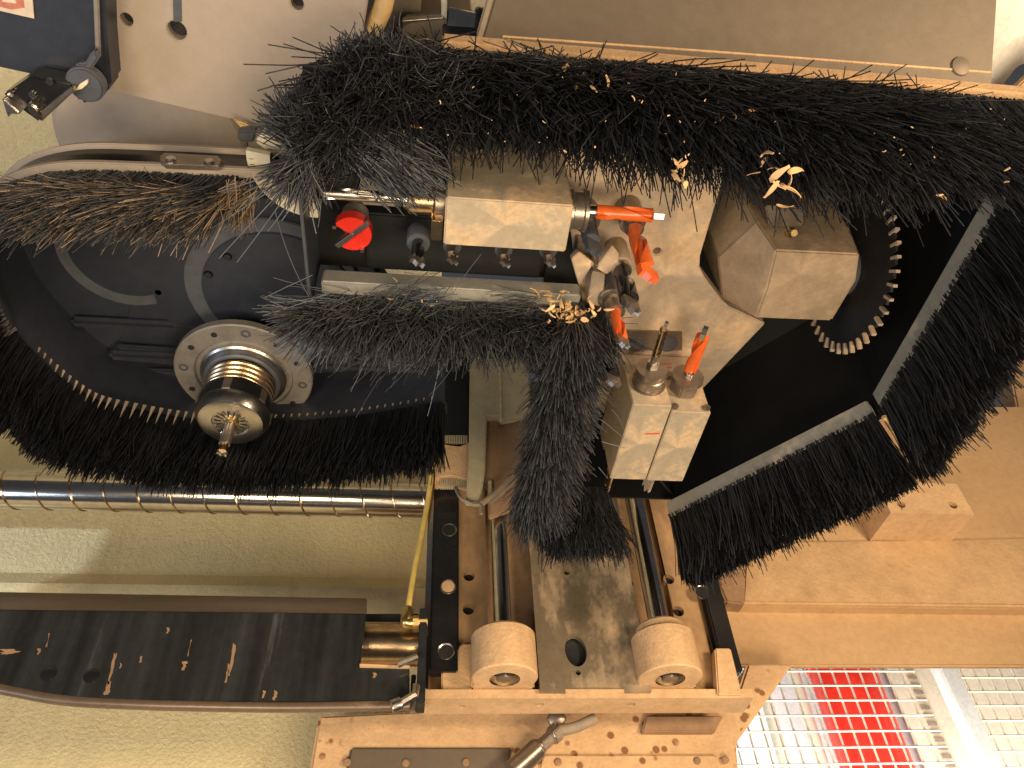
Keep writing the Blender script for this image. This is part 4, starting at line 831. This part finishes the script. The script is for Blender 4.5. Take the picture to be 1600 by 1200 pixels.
# ================================================================== WOOD SHAVINGS
def curl(mb, c, s, rg):
    ax = Vector(rg.normal(size=3)).normalized(); u, w, a = frame(ax); n = 9; R_ = s * rg.uniform(.4, 1.1); wd = s * rg.uniform(.15, .45); tot = rg.uniform(.25, 1.3); pitch = s * rg.uniform(-.5, .6); a0 = rg.uniform(0, 6)
    vs = []
    for i in range(n):
        t_ = i / (n - 1); th = a0 + tot * t_; rad = R_ * (1 + .5 * t_); p = Vector(c) + (u * math.cos(th) + w * math.sin(th)) * rad + a * pitch * t_
        nn = (u * math.cos(th) + w * math.sin(th)) * .0003; k_ = wd * (.35 + .65 * math.sin(math.pi * min(.95, t_ + .1)))
        vs += [p - a * k_ * .5 - nn, p + a * k_ * .5 - nn, p + a * k_ * .5 + nn, p - a * k_ * .5 + nn]
    fs = [(i * 4 + k, i * 4 + (k + 1) % 4, i * 4 + 4 + (k + 1) % 4, i * 4 + 4 + k) for i in range(n - 1) for k in range(4)] + [(0, 1, 2, 3), ((n - 1) * 4, (n - 1) * 4 + 1, (n - 1) * 4 + 2, (n - 1) * 4 + 3)]
    mb.add(vs, fs)
def chips(name, px, py, z, n, spr, s, label, seed, elong=(1, .6), stuff=False):
    rg = np.random.default_rng(seed); mb = MB()
    for i in range(n): curl(mb, P(px + rg.normal() * spr * elong[0], py + rg.normal() * spr * elong[1], z=z + rg.normal() * .004), s * rg.uniform(.6, 1.3), rg)
    b = mb.build(name, 'wood_chip', smooth=50); tag(b, label, 'shavings', 'wood shavings caught in the brushes', 'stuff' if stuff else None); return b
chips('wood_shavings', 893, 487, .575, 70, 16, .010, 'pile of pale wood shavings on the inner brush corner', 1, (1.1, .55), True)
chips('wood_shavings', 858, 468, .59, 8, 8, .013, 'few pointed splinters beside the pile of shavings at the bar end', 2)
chips('wood_shavings', 912, 136, .605, 7, 8, .012, 'tan wood shaving high on the front brush by the ledge', 33)
chips('wood_shavings', 1213, 285, .512, 12, 9, .014, 'large curled wood shaving at the lower edge of the front brush above the saw motor', 24, (.55, .9))
chips('wood_shavings', 1062, 268, .525, 9, 7, .010, 'small cluster of shavings at the front brush edge above the orange drills', 5, (.7, 1.2))
chips('wood_shavings', 1460, 303, .53, 2, 3, .009, 'single small chip at the front brush edge near the strip brush bar', 6)
chips('wood_shavings', 618, 458, .603, 8, 11, .008, 'small white chips under the aluminium bar near its free end', 7, (1.4, .5))
chips('wood_shavings', 672, 478, .59, 5, 6, .007, 'small white chips under the middle of the aluminium bar', 8)
chips('wood_shavings', 1190, 172, .575, 2, 5, .009, 'two thin chips in the middle of the front brush', 9)
chips('wood_shavings', 1130, 178, .575, 2, 5, .008, 'small bright chip in the front brush', 10)
chips('wood_shavings', 495, 282, .575, 2, 3, .009, 'tan chip at the splayed end of the front brush', 11)
chips('wood_shavings', 632, 205, .575, 5, 9, .008, 'grey tan chips in the tangled end of the front brush', 12)
q = [P(1551, 514, z=.53), P(1558, 528, z=.527), P(1570, 536, z=.523), P(1581, 540, z=.52)]
b = MB().tube(smoothpath(q, 5), [.0018] * 15 + [.001], 6).build('wood_sliver', 'wood_chip'); tag(b, 'long curved wood sliver on the strip brush beside the saw', 'sliver')
q = [P(1381, 651, z=.575), P(1388, 662, z=.572), P(1395, 676, z=.568)]
b = MB().tube(q, [.003, .0035, .0008], 6).build('wood_sliver', 'wood_chip'); tag(b, 'short wood splinter in the gap between the two strip brushes', 'sliver')
rg = np.random.default_rng(5); mb = MB()
for i in range(70):
    px = rg.uniform(640, 1590); py = np.interp(px, [640, 1000, 1590], [235, 262, 290]) - rg.uniform(0, 150) ** 1.0; y_ = .262 - rg.uniform(0, .03)
    curl(mb, P(px, py, y=y_), .0024 * rg.uniform(.5, 1.6), rg)
b = mb.build('sawdust_flecks', 'wood_chip', smooth=50); tag(b, 'fine sawdust flecks scattered over the front brush', 'sawdust', None, 'stuff')
for o in bpy.data.objects:
    if o.type == 'MESH' and '_o' in o.keys(): del o['_o']
